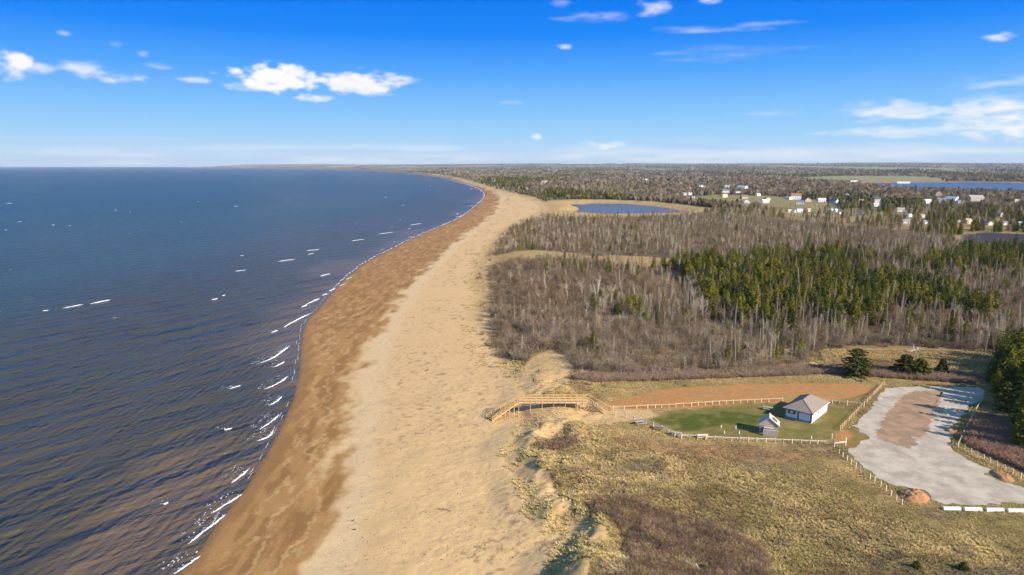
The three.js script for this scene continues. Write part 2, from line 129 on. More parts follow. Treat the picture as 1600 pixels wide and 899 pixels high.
const HOUSES = [[486.27,-1804.05,13.4,"white","charcoal",2,"tall white house among bare trees, farthest up the slope above the cottages"],[490.83,-1778.5,6.6,"white","grey",1,"tiny white outbuilding beside the tall white house on the slope"],[547.91,-1778.5,11.5,"white","grey",2,"white two storey house behind the cream gabled house"],[460.36,-1501.69,15.3,"white","slate",1,"white house with broad slate roof just behind the cream gabled house"],[388.27,-1272.63,9.4,"cream","brown",2,"cream gabled house with brown roof on the green field"],[578.89,-1753.66,27.6,"white","pale",1,"long white house with pale roof at the wood edge"],[480.82,-1483.9,9.6,"white","charcoal",1,"small white cottage below the long pale roofed house"],[407.47,-1222.81,12.5,"tan","brown",1,"tan house with brown roof directly behind a white shed"],[366.3,-1084.64,12.1,"white","pale",1,"plain white shed beside the road, in front of the tan house"],[431.73,-1176.72,12.0,"yellow","tan",1,"yellow house with tan roof behind a white shed"],[395.24,-1084.64,10.1,"white","pale",1,"plain white shed beside the road, in front of the yellow house"],[467.99,-1326.64,9.8,"white","tan",1,"white cottage with tan roof between the tan house and the yellow house"],[489.58,-1199.33,15.6,"white","rust",2,"large white gabled house with rust red roof"],[476.34,-1199.33,11.1,"white","grey",1,"low white bungalow joined up to the rust roofed white house"],[434.17,-1048.15,10.7,"white","slate",1,"white cottage with slate roof in front of the rust roofed house"],[346.54,-865.69,3.2,"white","pale",1,"smallest of the three white huts below the road"],[352.13,-865.69,4.0,"white","grey",1,"middle one of the three white huts below the road"],[358.91,-865.69,6.4,"white","pale",1,"widest of the three white huts below the road"],[336.13,-1355.39,7.5,"white","grey",1,"white cottage at the end of the green field nearest the pond"],[349.85,-1370.23,7.6,"white","tan",1,"white cottage with tan roof, second from the pond"],[324.98,-1247.23,4.6,"white","grey",1,"tiny white shed in the field near the pond"],[475.0,-1123.74,15.6,"tan","rust",1,"long low house with rust red roof"],[495.9,-1113.71,11.4,"white","pale",1,"white house with pale roof beside the long red roofed house"],[503.04,-1084.64,11.1,"paleblue","purple",1,"pale blue house with a purple roof"],[629.54,-1312.72,10.9,"white","grey",1,"white house among bare trees behind the purple roofed house"],[554.01,-1103.85,8.2,"cream","tan",1,"small cream cottage between the purple roof and the big navy roof"],[567.91,-1084.64,14.1,"tan","navy",2,"big tan house with a steep navy roof"],[514.67,-982.01,7.3,"white","pale",1,"white garage in front of the navy roofed house"],[375.67,-877.94,4.9,"cream","tan",1,"cream hut among the evergreens below the road"],[419.49,-910.12,3.4,"white","pale",1,"small white camper parked below the purple roofed house"],[406.83,-871.77,4.0,"white","pale",1,"second white camper below the purple roofed house"],[395.19,-836.5,3.1,"white","grey",1,"white camper nearest the dark evergreens"],[417.11,-830.89,5.4,"white","grey",1,"white cottage with grey roof half hidden by dark evergreens"],[491.86,-877.94,8.1,"white","tan",1,"white cottage with a wide tan roof on the dry field"],[454.69,-793.63,5.9,"white","pale",1,"white cottage at the edge of the dark trees"],[398.43,-699.34,5.8,"white","grey",1,"white gabled cottage closest to the grey wood"],[810.45,-1326.64,18.4,"tan","red",2,"large house with a bright red roof near the bay"],[642.22,-1075.29,12.0,"white","pale",1,"white house left of the green roofed house below the red roof"],[693.64,-1123.74,12.5,"palegreen","green",1,"pale house with a dull green roof below the red roof"],[724.14,-1144.36,18.0,"white","pale",1,"wide house with a pale silver roof near the bay"],[684.86,-1066.09,8.9,"white","slate",1,"white gabled cottage in front of the silver roofed house"],[755.17,-1133.96,23.1,"tan","grey",2,"very large house with a broad grey roof near the bay"],[801.31,-1103.85,8.2,"white","tan",1,"white house near the bay at the edge of the view"],[461.32,-778.66,5.8,"cream","tan",1,"cream cottage beside the white gabled house among evergreens"],[414.18,-691.5,4.5,"white","grey",1,"narrow white gabled house among dark evergreens"],[460.53,-699.34,7.1,"yellow","tan",1,"yellow cottage with tan roof among evergreens"],[459.17,-711.43,4.0,"grey","brown",1,"small grey house with brown roof beside the yellow cottage among evergreens"],[468.78,-680.06,6.3,"cream","grey",2,"cream two storey house among evergreens above the dark field"],[558.37,-793.63,6.6,"tan","tan",1,"tan cottage behind the cream two storey house"],[484.51,-680.06,4.4,"white","slate",1,"white cottage with slate roof next to the cream two storey house"],[500.24,-680.06,3.8,"white","pale",1,"white cottage at the very edge of the view among evergreens"],[1335.35,-2383.51,39.7,"white","pale",1,"long white barn on the far shore of the bay"],[1165.16,-2383.51,26.5,"white","pale",1,"white farm shed on the far green field"],[1288.69,-2402.36,26.7,"red","rust",1,"red barn on the far shore beside the long white barn"],[2252.43,-3302.01,15.3,"white","grey",1,"tiny white farmhouse beyond the bay"],[2512.01,-3491.25,19.4,"white","grey",1,"white farmhouse farthest along the ridge beyond the bay"],[2603.12,-3917.66,50.8,"rustwall","rust",1,"orange barn on the slope beyond the bay"],[716.13,-3917.66,39.9,"tan","tan",2,"large tan house standing alone in the far wood"],[494.4,-2597.38,19.2,"white","pale",1,"white house in the far wood below the lone tan house"],[104.21,-2276.35,16.9,"white","grey",1,"white house in the wood behind the beach"],[189.43,-2654.06,19.7,"white","grey",1,"white house in the wood farther back from the beach"]];
const TABLES = [[28.91,-149.05],[32.76,-145.97],[35.79,-142.46],[41.11,-141.03],[61.52,-158.41]];
const MARKERS = [[46.87,-146.92],[50.04,-146.53],[46.56,-143.55],[49.8,-143.36],[64.41,-140.67]];
const GATE = [[68.73,-140.5],[69.97,-136.89],[67.32,-136.22],[66.7,-137.23]];
const BARRIERS = [[75.08,-109.58],[78.54,-109.36],[82.15,-109.14],[85.64,-108.92]];
const MOUNDS = [[71.41,-114.44],[92.72,-122.66],[97.33,-144.65]];
const REDGRASS = [[22.5,-139.3],[32.6,-138.6],[50.6,-135.9],[66.0,-134.6],[64.3,-130.8],[49.1,-127.8],[33.3,-130.2],[24.3,-133.9]];
const LOTTREES = [[104.81,-135.23,1.0],[108.62,-137.9,1.15],[118.42,-157.97,1.0],[124.66,-164.34,1.1],[116.64,-149.64,1.25],[107.08,-133.29,1.1],[125.09,-171.2,0.85],[129.59,-179.74,0.8],[122.74,-158.85,1.2],[115.16,-142.82,1.2],[128.96,-172.23,1.1],[131.93,-178.63,1.0]];
const DRIFT = [[-25.59,-200.21],[-12.09,-114.32],[-26.72,-108.82],[-27.73,-111.84],[-39.92,-273.5]];
const BIGBUSH = [[96.32,-186.1],[110.45,-186.7],[113.88,-185.5],[120.68,-186.7],[27.83,-91.46],[58.9,-91.95],[65.4,-91.46]];
const BIRCH = [[37.03,-297.38]];
const FALLEN = [[128.0,-213.28],[7.73,-191.62],[6.35,-183.16],[27.09,-91.46]];

// ------------------------------------------------------------------ plane geometry helpers
function bbox(p) { let a = 1e9, b = -1e9, c = 1e9, d = -1e9; for (const [x, z] of p) { a = Math.min(a, x); b = Math.max(b, x); c = Math.min(c, z); d = Math.max(d, z); } return [a, b, c, d]; }
function segDist(p, x, z, closed) {
  let best = 1e18;
  for (let i = 0, n = p.length - (closed ? 0 : 1); i < n; i++) {
    const a = p[i], b = p[(i + 1) % p.length], dx = b[0] - a[0], dz = b[1] - a[1];
    const t = clamp(((x - a[0]) * dx + (z - a[1]) * dz) / (dx * dx + dz * dz + 1e-9)), ex = x - a[0] - t * dx, ez = z - a[1] - t * dz, d = ex * ex + ez * ez;
    if (d < best) best = d;
  }
  return Math.sqrt(best);
}
function inside(p, x, z) {
  let c = false;
  for (let i = 0, j = p.length - 1; i < p.length; j = i++) if ((p[i][1] > z) !== (p[j][1] > z) && x < (p[j][0] - p[i][0]) * (z - p[i][1]) / (p[j][1] - p[i][1]) + p[i][0]) c = !c;
  return c;
}
// signed distance to a closed polygon, positive inside; far outside its box only a lower bound is returned
function poly(p) {
  const b = bbox(p), m = Math.max(b[1] - b[0], b[3] - b[2]) * 0.15 + 6;
  return (x, z) => {
    if (x < b[0] - m || x > b[1] + m || z < b[2] - m || z > b[3] + m) return -m;
    const d = segDist(p, x, z, true); return inside(p, x, z) ? d : -d;
  };
}
function smoothLine(p, k = 5) { const c = new THREE.CatmullRomCurve3(p.map(([x, z]) => new THREE.Vector3(x, 0, z)), false, 'centripetal'); return c.getPoints((p.length - 1) * k).map((v) => [v.x, v.z]); }
const FARX = -60000;
const shoreL = smoothLine(SHORE, 3), duneL = smoothLine(DUNE, 3), wetL = smoothLine(WET, 3);
const close = (l) => [...l, [l[l.length - 1][0] - 500, -70000], [FARX, -70000], [FARX, -20], [l[0][0], -20]];
const seaP = close(shoreL), beachP = close(duneL), wetP = close(wetL);
function side(line, area, x, z) {   // distance from a coastal line, positive on the land side; blocks of 12 segments are skipped when far
  const d = segDistB(line, x, z);
  return inside(area, x, z) ? -d : d;
}
const blocks = new Map();
function segDistB(p, x, z) {
  if (!blocks.has(p)) { const l = []; for (let i = 0; i < p.length - 1; i += 8) { const q = p.slice(i, i + 9); l.push([q, bbox(q)]); } blocks.set(p, l); }
  let best = 1e18;
  const l = blocks.get(p).map(([q, b]) => { const dx = Math.max(b[0] - x, 0, x - b[1]), dz = Math.max(b[2] - z, 0, z - b[3]); return [dx * dx + dz * dz, q]; });
  l.sort((a, b) => a[0] - b[0]);
  for (const [m, q] of l) { if (m >= best) break; const d = segDist(q, x, z, false); if (d * d < best) best = d * d; }
  return Math.sqrt(best);
}
const Z = {};
for (const [k, p] of Object.entries({ REDGRASS, LOT, TRACK, LAWN, LUSH, SOIL, REDLOT, FLAT, SANDGAP, SANDHILL, RIDGESAND, THICKET, THICKETB, CLEARING, STRIP, STRIPB, FOREST, GREEN, GREENB, GREENC, SCRUB, SCRUBR, POND, MARSH, BAY, FIELD, FARFIELD, CLOUD_SHADE, FORE_GREEN })) Z[k] = poly(p);
const shoreD = (x, z) => side(shoreL, seaP, x, z), duneD = (x, z) => side(duneL, beachP, x, z), wetD = (x, z) => side(wetL, wetP, x, z);

// ------------------------------------------------------------------ terrain
function heightOf(x, z, dS, dD) {
  const near = sm(-215, -168, z), far = sm(-600, -2500, z);
  if (dS < 0) return Math.max(-3, dS * 0.05 - 0.02);
  let h;
  if (dD < 0) {
    const t = dS / (dS - dD + 1e-6);
    h = 2.8 * (1 - Math.pow(1 - t, 1.5));
    h += (fbm(x / 9, z / 9, 3, 2) - 0.5) * 0.5 * sm(4, 16, dS) * near;
    const tr = sm(0.45, 0.75, t) * sm(-420, -150, z);
    if (tr > 0) h += ((fbm(x / 0.8, z / 0.8, 2, 4) - 0.5) * 0.13 + (fbm(x / 4, z / 4, 2, 8) - 0.5) * 0.14) * tr;   // trodden, wind-blown sand
    h += sm(-7, 0, dD) * 0.7 * near;
  } else {
    const crest = 1.8 + (fbm(x / 9, z / 9, 3, 6) - 0.5) * 3.4;
    h = 2.8 + 0.7 * near + mix(2.0 * sm(0, 20, dD), crest * sm(-0.5, 5.5, dD) - (crest - 1.5) * sm(7, 34, dD), near);
    h += ((fbm(x / 6, z / 6, 3, 11) - 0.5) * 1.2 + (fbm(x / 1.9, z / 1.9, 3, 14) - 0.5) * 0.9 * sm(14, 5, dD)) * near * sm(0, 5, dD) * sm(45, 15, dD);
    h += (fbm(x / 30, z / 30, 3, 12) - 0.5) * 1.2 * sm(20, 60, dD) + (fbm(x / 1.1, z / 1.1, 2, 13) - 0.5) * 0.16 * near;
  }
  if (z > -125) { const r = segDist(RIDGE, x, z, false); h += 0.8 * Math.exp(-((r / 4.4) ** 2)) * (dD > -4 ? 1 : 0.2); }
  if (z < -150 && z > -168 && x > -2 && x < 24) { const u = Math.max(Math.max(2 - x, 0, x - 18), Math.max(-163.5 - z, 0, z + 155.5) * 0.8); h = Math.min(h, mix(mix(4.2, 5.6, sm(1, 12, x)), Math.max(h, 4), sm(0, 5, u))); }
  const fl = Z.FLAT(x, z); if (fl > -10) h = mix(h, 5, sm(-10, 0, fl));
  if (z < -500) {
    const p = Z.POND(x, z); if (p > -30) h = mix(h, 0.2, sm(-25, 0, p));
    const b = Z.BAY(x, z); if (b > -150) h = mix(h, -0.5, sm(-60, 5, b));
    const inland = sm(100, 3000, dS);
    h += far * inland * (12 * fbm(x / 900, z / 900, 3, 21)) * sm(-200, -700, Math.max(b, -700)) ;
    h += sm(-3200, -15000, z) * sm(200, 5000, dS) * (58 + 52 * (fbm(x / 4200 + 3, z / 6000, 3, 23) - 0.35)) + sm(-3000, -9000, z) * sm(0, 600, dS) * 10;
  }
  return h;
}
const heightAt = (x, z) => heightOf(x, z, shoreD(x, z), duneD(x, z));

const C = {
  dry: [0.57, 0.37, 0.17], pale: [0.585, 0.41, 0.215], wet: [0.225, 0.105, 0.032], damp: [0.37, 0.195, 0.068], straw: [0.34, 0.235, 0.09], olive: [0.17, 0.135, 0.042],
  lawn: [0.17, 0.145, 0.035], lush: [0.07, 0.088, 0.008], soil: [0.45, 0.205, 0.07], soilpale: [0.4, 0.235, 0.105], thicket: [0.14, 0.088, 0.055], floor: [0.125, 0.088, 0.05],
  marsh: [0.42, 0.275, 0.105], field: [0.24, 0.19, 0.075], farfield: [0.23, 0.22, 0.09], dark: [0.045, 0.038, 0.045], far: [0.15, 0.115, 0.085], fargreen: [0.07, 0.07, 0.035], bank: [0.28, 0.15, 0.08], road: [0.38, 0.28, 0.18],  // dark: ground colour with the cloud shadow painted in
};
function colourOf(x, z, dS, dD) {
  const n1 = fbm(x / 7, z / 7, 4, 41), n2 = fbm(x / 28, z / 28, 3, 43), n3 = vnoise(x / 0.7, z / 0.7, 44), n4 = fbm(x / 2.2, z / 2.2, 2, 45);
  const e = (n1 - 0.5) * 5 + (n4 - 0.5) * 1.6;     // ragged outlines
  let c;
  if (dD < 0) {
    const w = wetD(x, z), scale = clamp(-z / 250, 1, 6);
    const we = (fbm(x / 5, z / 14, 4, 51) - 0.5) * 13 * scale ** 0.5 + (n4 - 0.5) * 3;
    c = mix3(C.dry, C.pale, sm(6, 2, Math.abs(w - 4 + we * 0.2)) * 0.8 + 0.2 * n1);
    c = mix3(c, C.damp, sm(2.2, -2.2, w + we));
    c = mix3(c, C.wet, sm(0.4, 0.62, fbm(x / 1.8, z / 8, 5, 53)) * sm(0, -4, w + we) * 0.65);
    c = mix3(c, [0.27, 0.148, 0.062], sm(3.5, 1, dS + (n1 - 0.5) * 2) * 0.8);
    c = mix3(c, C.wet, sm(1.6, 0.3, dS + (n4 - 0.5)));
    const ln = dS + (fbm(x / 6, z / 6, 4, 56) - 0.5) * 9; let lace = sm(0.66, 0.74, fbm(x / 1.3, z / 4.5, 4, 57)) * sm(0, -3, w) * sm(3, 7, dS); if (z > -330) for (const [l0, wd] of [[6, 0.5], [10.5, 0.7], [16, 0.4]]) lace = Math.max(lace, sm(wd, wd * 0.3, Math.abs(ln - l0)) * sm(0.4, 0.6, fbm(x / 4, z / 7, 3, 58)) * sm(2, -2, w + we));  // wrack and dried swash lines
    c = mix3(c, C.dry, lace * 0.5);
    const sp = sm(0.64, 0.74, fbm(x / 1.1, z / 1.1, 3, 59)) * sm(2, 14, w) * sm(0.3, 0.6, fbm(x / 16, z / 16, 2, 60));
    c = mix3(c, [0.3, 0.18, 0.095], sp * 0.8);                                             // darker brown specks in patches on the upper beach
    c = mix3(c, C.straw, sm(-9, -1, dD + e) * sm(-230, -290, z) * 0.6);
    return c.map((v) => v * (0.94 + 0.12 * n3));
  }
  // inland
  const near = sm(-330, -250, z);
  c = mix3(C.straw, C.olive, clamp(sm(0.42, 0.7, n2) * 0.55 + sm(-3, 3, Z.FORE_GREEN(x, z) + e) * 0.42 * (0.5 + n1)));
  c = mix3(c, C.soilpale, sm(0.6, 0.75, fbm(x / 11, z / 5, 4, 61)) * 0.5 * near);
  c = mix3(c, C.dry, sm(6.5, 2.5, dD + e * 0.9) * near * 0.95 + sm(7, 0, dD + e) * (1 - near) * 0.8);
  if (z < -172) {
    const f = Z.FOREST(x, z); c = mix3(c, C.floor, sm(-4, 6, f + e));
    c = mix3(c, C.marsh, Math.max(sm(-2, 2, Z.CLEARING(x, z) + e * 0.5), sm(-3, 2, Z.STRIP(x, z) + e), sm(-3, 2, Z.STRIPB(x, z) + e)) * 0.85);
  }
  if (z > -330) {
    for (const [k, col, a, wgt] of [['THICKET', C.thicket, 0.7, 0.9], ['THICKETB', C.thicket, 0.5, 0.8], ['SCRUB', C.thicket, 0.7, 0.7], ['SCRUBR', C.thicket, 0.5, 0.9], ['REDGRASS', [0.36, 0.2, 0.09], 1.1, 0.8], ['SOIL', C.soil, 0.6, 0.95], ['LAWN', mix3(C.lawn, C.straw, sm(0.5, 0.75, fbm(x / 4, z / 4, 4, 64)) * 0.6), 0.4, 0.9], ['LUSH', mix3(C.lush, C.lawn, sm(0.46, 0.74, fbm(x / 2.2, z / 2.2, 4, 65))), 0.9, 0.85], ['REDLOT', C.soil, 0.35, 1], ['SANDGAP', C.dry, 0.6, 0.95], ['SANDHILL', C.dry, 0.5, 0.97], ['RIDGESAND', C.dry, 0.5, 0.9]]) {
      const d = Z[k](x, z); if (d > -5) c = mix3(c, k === 'SOIL' ? mix3(col, C.straw, sm(0.45, 0.75, fbm(x / 9, z / 1.6, 4, 63))) : col, sm(-0.8, 0.8, d + e * a) * wgt);
    }
    const l = Z.LOT(x, z); if (l > -5) c = mix3(c, C.lawn, sm(-3.2, -1.6, l + e * 0.25) * 0.75);
  }
  if (z < -500) {
    const dist = -z, es = e * clamp(dist / 300, 1, 12);
    c = mix3(c, mix3(C.far, C.fargreen, sm(0.45, 0.65, fbm(x / 260, z / 900, 4, 71))), sm(-700, -1100, z) * sm(20, 60, dD + es));
    const far = sm(-2600, -3600, z);
    if (far > 0) { const fn = fbm(x / 700 + 9, z / 1700, 4, 73); c = mix3(c, mix3(C.farfield, C.bank, sm(0.55, 0.7, fbm(x / 900, z / 1200, 2, 74))), far * sm(0.58, 0.64, fn) * sm(0, 800, dS)); }
    for (const [k, col, s] of [['MARSH', C.marsh, 6], ['FIELD', C.field, 8], ['FARFIELD', C.farfield, 40], ['CLOUD_SHADE', C.dark, 4]]) { const d = Z[k](x, z); if (d > -60) c = mix3(c, col, sm(-s, s, d + es * 0.5)); }
    const b = Z.BAY(x, z); c = mix3(c, C.bank, sm(-90, -20, b) * 0.9);
    const p = Z.POND(x, z); c = mix3(c, [0.3, 0.2, 0.1], sm(-5, 2, p));
    c = mix3(c, C.dry, sm(24, 4, dD + es * 0.4) * 0.7);
  }
  if (z < -400 && z > -1300) for (const r of [ROADB]) { const d = segDist(r, x, z, false); c = mix3(c, C.road, sm(6, 3, d)); }
  return c.map((v) => v * (0.86 + 0.28 * n3));
}

function tex(size, fn, srgb = false) {
  const d = new Uint8Array(size * size * 4);
  for (let j = 0; j < size; j++) for (let i = 0; i < size; i++) { const c = fn(i / size, j / size), o = (j * size + i) * 4; for (let k = 0; k < 3; k++) d[o + k] = clamp(c[k]) * 255; d[o + 3] = 255; }
  const t = new THREE.DataTexture(d, size, size); t.wrapS = t.wrapT = THREE.RepeatWrapping; t.magFilter = THREE.LinearFilter; t.minFilter = THREE.LinearMipmapLinearFilter; t.generateMipmaps = true; if (srgb) t.colorSpace = THREE.SRGBColorSpace; t.needsUpdate = true; return t;
}
const rep = (t, m) => { const c = t.clone(); c.repeat.set(1 / m, 1 / m); c.needsUpdate = true; return c; };
const grainT = tex(512, (u, v) => { const n = 0.55 * fbm(u * 24, v * 24, 4, 3, 24) + 0.45 * vnoise(u * 256, v * 256, 4, 256), g = 0.80 + 0.26 * n; return [g, g, g]; });
const sandBump = tex(1024, (u, v) => { const a = fbm(u * 20, v * 20, 3, 5, 20), b = vnoise(u * 46 + 3 * (a - 0.5), v * 40, 6, 0) * (0.55 + 0.8 * fbm(u * 6, v * 6, 2, 66, 6)); const pit = sm(0.66, 0.86, b) * 0.55; const g = clamp(0.45 + 0.35 * a - pit); return [g, g, g]; });
const soilBump = tex(512, (u, v) => { const g = 0.5 * fbm(u * 20, v * 20, 4, 7, 20) + 0.5 * vnoise(u * 120, v * 120, 8, 120); return [g, g, g]; });
const gravelT = tex(1024, (u, v) => { const n = fbm(u * 10, v * 10, 4, 13, 10), s = vnoise(u * 300, v * 300, 14, 300), k = 0.52 + 0.56 * n + 0.3 * (s - 0.5); return [k, k * (0.97 + 0.03 * n), k * (0.93 + 0.06 * n)]; });

const std = (o) => new THREE.MeshPhysicalMaterial({ roughness: 0.9, specularIntensity: 0.3, ...o });   // matt natural surfaces: earth, bark, leaves, raw wood
const M = {
  sand: std({ vertexColors: true, map: rep(grainT, 9), bumpMap: rep(sandBump, 14), bumpScale: 0.05, roughness: 0.95 }),
  ground: std({ vertexColors: true, map: rep(grainT, 7), bumpMap: rep(soilBump, 6), bumpScale: 0.08, roughness: 1 }),
};
function structure(o, name) { o.name = name; o.userData.kind = 'structure'; o.castShadow = o.receiveShadow = true; scene.add(o); return o; }

function fan(u0, u1, nu, z0, z1, dz0, k) {   // rows that widen and coarsen with distance
  const zs = []; let z = z0; while (z > z1) { zs.push(z); z -= clamp(z * z / k, dz0, 420); } zs.push(z1);
  const pts = new Float64Array(zs.length * (nu + 1) * 2);
  zs.forEach((zz, j) => { for (let i = 0; i <= nu; i++) { const q = (j * (nu + 1) + i) * 2; pts[q] = (u0 + (u1 - u0) * i / nu) * -zz; pts[q + 1] = zz; } });
  return { rows: zs.length, cols: nu + 1, pts };
}
function subset(full, keep) {   // a mesh of its own from some triangles of a grid
  const map = new Int32Array(full.pos.length / 3).fill(-1), idx = [], src = [];
  for (let t = 0; t < keep.length; t++) { const v = keep[t]; if (map[v] < 0) { map[v] = src.length; src.push(v); } idx.push(map[v]); }
  const g = new THREE.BufferGeometry(), P = new Float32Array(src.length * 3), N = new Float32Array(src.length * 3), K = new Float32Array(src.length * 3), U = new Float32Array(src.length * 2);
  src.forEach((v, i) => { for (let k = 0; k < 3; k++) { P[i * 3 + k] = full.pos[v * 3 + k]; N[i * 3 + k] = full.nor[v * 3 + k]; K[i * 3 + k] = full.col[v * 3 + k]; } U[i * 2] = full.pos[v * 3]; U[i * 2 + 1] = full.pos[v * 3 + 2]; });
  g.setAttribute('position', new THREE.BufferAttribute(P, 3)); g.setAttribute('normal', new THREE.BufferAttribute(N, 3)); g.setAttribute('color', new THREE.BufferAttribute(K, 3)); g.setAttribute('uv', new THREE.BufferAttribute(U, 2)); g.setIndex(idx);
  return g;
}
function gridNormals(pos, idx) { const g = new THREE.BufferGeometry(); g.setAttribute('position', new THREE.BufferAttribute(pos, 3)); g.setIndex(new THREE.BufferAttribute(idx, 1)); g.computeVertexNormals(); return g.attributes.normal.array; }
{
  const f = fan(-0.95, 1.2, 640, -48, -23500, 0.34, 52000), n = f.rows * f.cols;
  const pos = new Float32Array(n * 3), col = new Float32Array(n * 3), zone = new Float32Array(n), wet = new Float32Array(n);
  for (let i = 0; i < n; i++) {
    const x = f.pts[i * 2], z = f.pts[i * 2 + 1], dS = shoreD(x, z);
    let h = -3, c = C.wet, dD = -99;
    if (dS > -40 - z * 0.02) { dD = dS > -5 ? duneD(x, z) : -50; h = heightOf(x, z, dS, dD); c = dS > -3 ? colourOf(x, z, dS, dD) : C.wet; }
    pos.set([x, h, z], i * 3); col.set(c, i * 3); zone[i] = dD; wet[i] = dS;
  }
  const sea = [], land = [], all = [];
  for (let j = 0; j < f.rows - 1; j++) for (let i = 0; i < f.cols - 1; i++) {
    const a = j * f.cols + i, b = a + 1, c = a + f.cols, d = c + 1, q = [a, b, d, a, d, c];
    if (Math.max(wet[a], wet[b], wet[c], wet[d]) < -30 + pos[a * 3 + 2] * 0.012) continue;
    all.push(...q); (zone[a] + zone[d] < 0 ? sea : land).push(...q);
  }
  const nor = gridNormals(pos, Uint32Array.from(all)), full = { pos, nor, col };
  structure(new THREE.Mesh(subset(full, sea), M.sand), 'beach');
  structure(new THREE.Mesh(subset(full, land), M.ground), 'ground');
  console.log('ground', n, all.length / 3);
}

// ------------------------------------------------------------------ the sea, the pond and the bay
function seaHeight(x, z, dS) {
  const fade = sm(-700, -260, z) * (0.25 + 0.75 * sm(0, -9, dS)) * (dS > -1 ? 0.4 : 1), w1 = fbm(x / 55, z / 55, 2, 81) * 9, gust = 0.55 + 0.9 * fbm(x / 26, z / 26, 2, 82);
  const bend = 5 * Math.exp(Math.min(0, dS) / 22);
  const s1 = 0.80 * x + 0.60 * z + w1 + bend, s2 = 0.62 * x + 0.78 * z + w1 * 0.6, s3 = 0.93 * x + 0.36 * z - w1 * 0.4;
  const c = (s, l) => { const k = 0.5 + 0.5 * Math.sin(s * 6.283 / l); return k * k * 1.25 - 0.47; };
  let h = 0.19 * c(s1, 7.8) * gust + 0.035 * c(s2, 4.1) * (1.5 - gust * 0.6) + 0.08 * c(s3, 12.5);
  if (z > -420) h += 0.10 * (fbm(s1 / 1.1, (0.6 * x - 0.8 * z) / 2.6, 2, 83) - 0.5) * 1.6;
  return h * fade;
}
const rippleT = (() => {
  const N = 1024, H = new Float32Array(N * N), T = 96, waves = [], r = rng(5);
  for (let k = 0; k < 70; k++) { const L = 0.5 + Math.pow(r(), 2) * 3.6, a = 0.64 + (r() - 0.5) * 1.5, fx = Math.round(Math.cos(a) * T / L), fy = Math.round(Math.sin(a) * T / L); waves.push([fx, fy, r() * 6.283, Math.pow(L, 1.0) * 0.0125]); }
  for (let j = 0; j < N; j++) for (let i = 0; i < N; i++) { let h = 0; for (const [fx, fy, p, am] of waves) h += am * Math.sin(6.283185 * (fx * i + fy * j) / N + p); const n = 0.45 + 1.1 * fbm(i / N * 9, j / N * 9, 3, 91, 9); H[j * N + i] = h * n; }
  const px = T / N, d = new Uint8Array(N * N * 4);
  for (let j = 0; j < N; j++) for (let i = 0; i < N; i++) {
    const gx = (H[j * N + (i + 1) % N] - H[j * N + (i + N - 1) % N]) / (2 * px), gy = (H[((j + 1) % N) * N + i] - H[((j + N - 1) % N) * N + i]) / (2 * px), l = 1 / Math.hypot(gx, gy, 1), o = (j * N + i) * 4;
    d[o] = (-gx * l * 0.5 + 0.5) * 255; d[o + 1] = (-gy * l * 0.5 + 0.5) * 255; d[o + 2] = (l * 0.5 + 0.5) * 255; d[o + 3] = 255;
  }
  const t = new THREE.DataTexture(d, N, N); t.wrapS = t.wrapT = THREE.RepeatWrapping; t.magFilter = THREE.LinearFilter; t.minFilter = THREE.LinearMipmapLinearFilter; t.generateMipmaps = true; t.needsUpdate = true; t.repeat.set(1 / T, 1 / T); return t;
})();
const swellT = (() => {   // longer wind waves for the open water, crests running north-east
  const N = 1024, T = 380, H = new Float32Array(N * N), r = rng(15), waves = []; let lo = 1e9, hi = -1e9;
  for (let k = 0; k < 46; k++) { const L = 5 + Math.pow(r(), 1.6) * 16, a = 0.64 + (r() - 0.5) * 0.7; waves.push([Math.round(Math.cos(a) * T / L), Math.round(Math.sin(a) * T / L), r() * 6.283, L * 0.02]); }
  for (let j = 0; j < N; j++) for (let i = 0; i < N; i++) { let h = 0; for (const [fx, fy, p, am] of waves) h += am * Math.sin(6.283185 * (fx * i + fy * j) / N + p); h *= 0.35 + 1.3 * fbm(i / N * 7, j / N * 7, 3, 93, 7); H[j * N + i] = h; lo = Math.min(lo, h); hi = Math.max(hi, h); }
  const d = new Float32Array(N * N * 4); for (let i = 0; i < N * N; i++) { const g = (H[i] - lo) / (hi - lo); d[i * 4] = d[i * 4 + 1] = d[i * 4 + 2] = g; d[i * 4 + 3] = 1; }
  const t = new THREE.DataTexture(d, N, N, THREE.RGBAFormat, THREE.FloatType); t.wrapS = t.wrapT = THREE.RepeatWrapping; t.magFilter = t.minFilter = THREE.LinearFilter; t.needsUpdate = true; t.repeat.set(1 / T, 1 / T); return [t, (hi - lo) * 0.2];
})();
M.sea = new THREE.MeshPhysicalMaterial({ bumpMap: swellT[0], bumpScale: swellT[1], vertexColors: true, roughness: 0.3, ior: 1.33, specularIntensity: 0.5, normalMap: rippleT, normalScale: new THREE.Vector2(0.8, 0.8) });
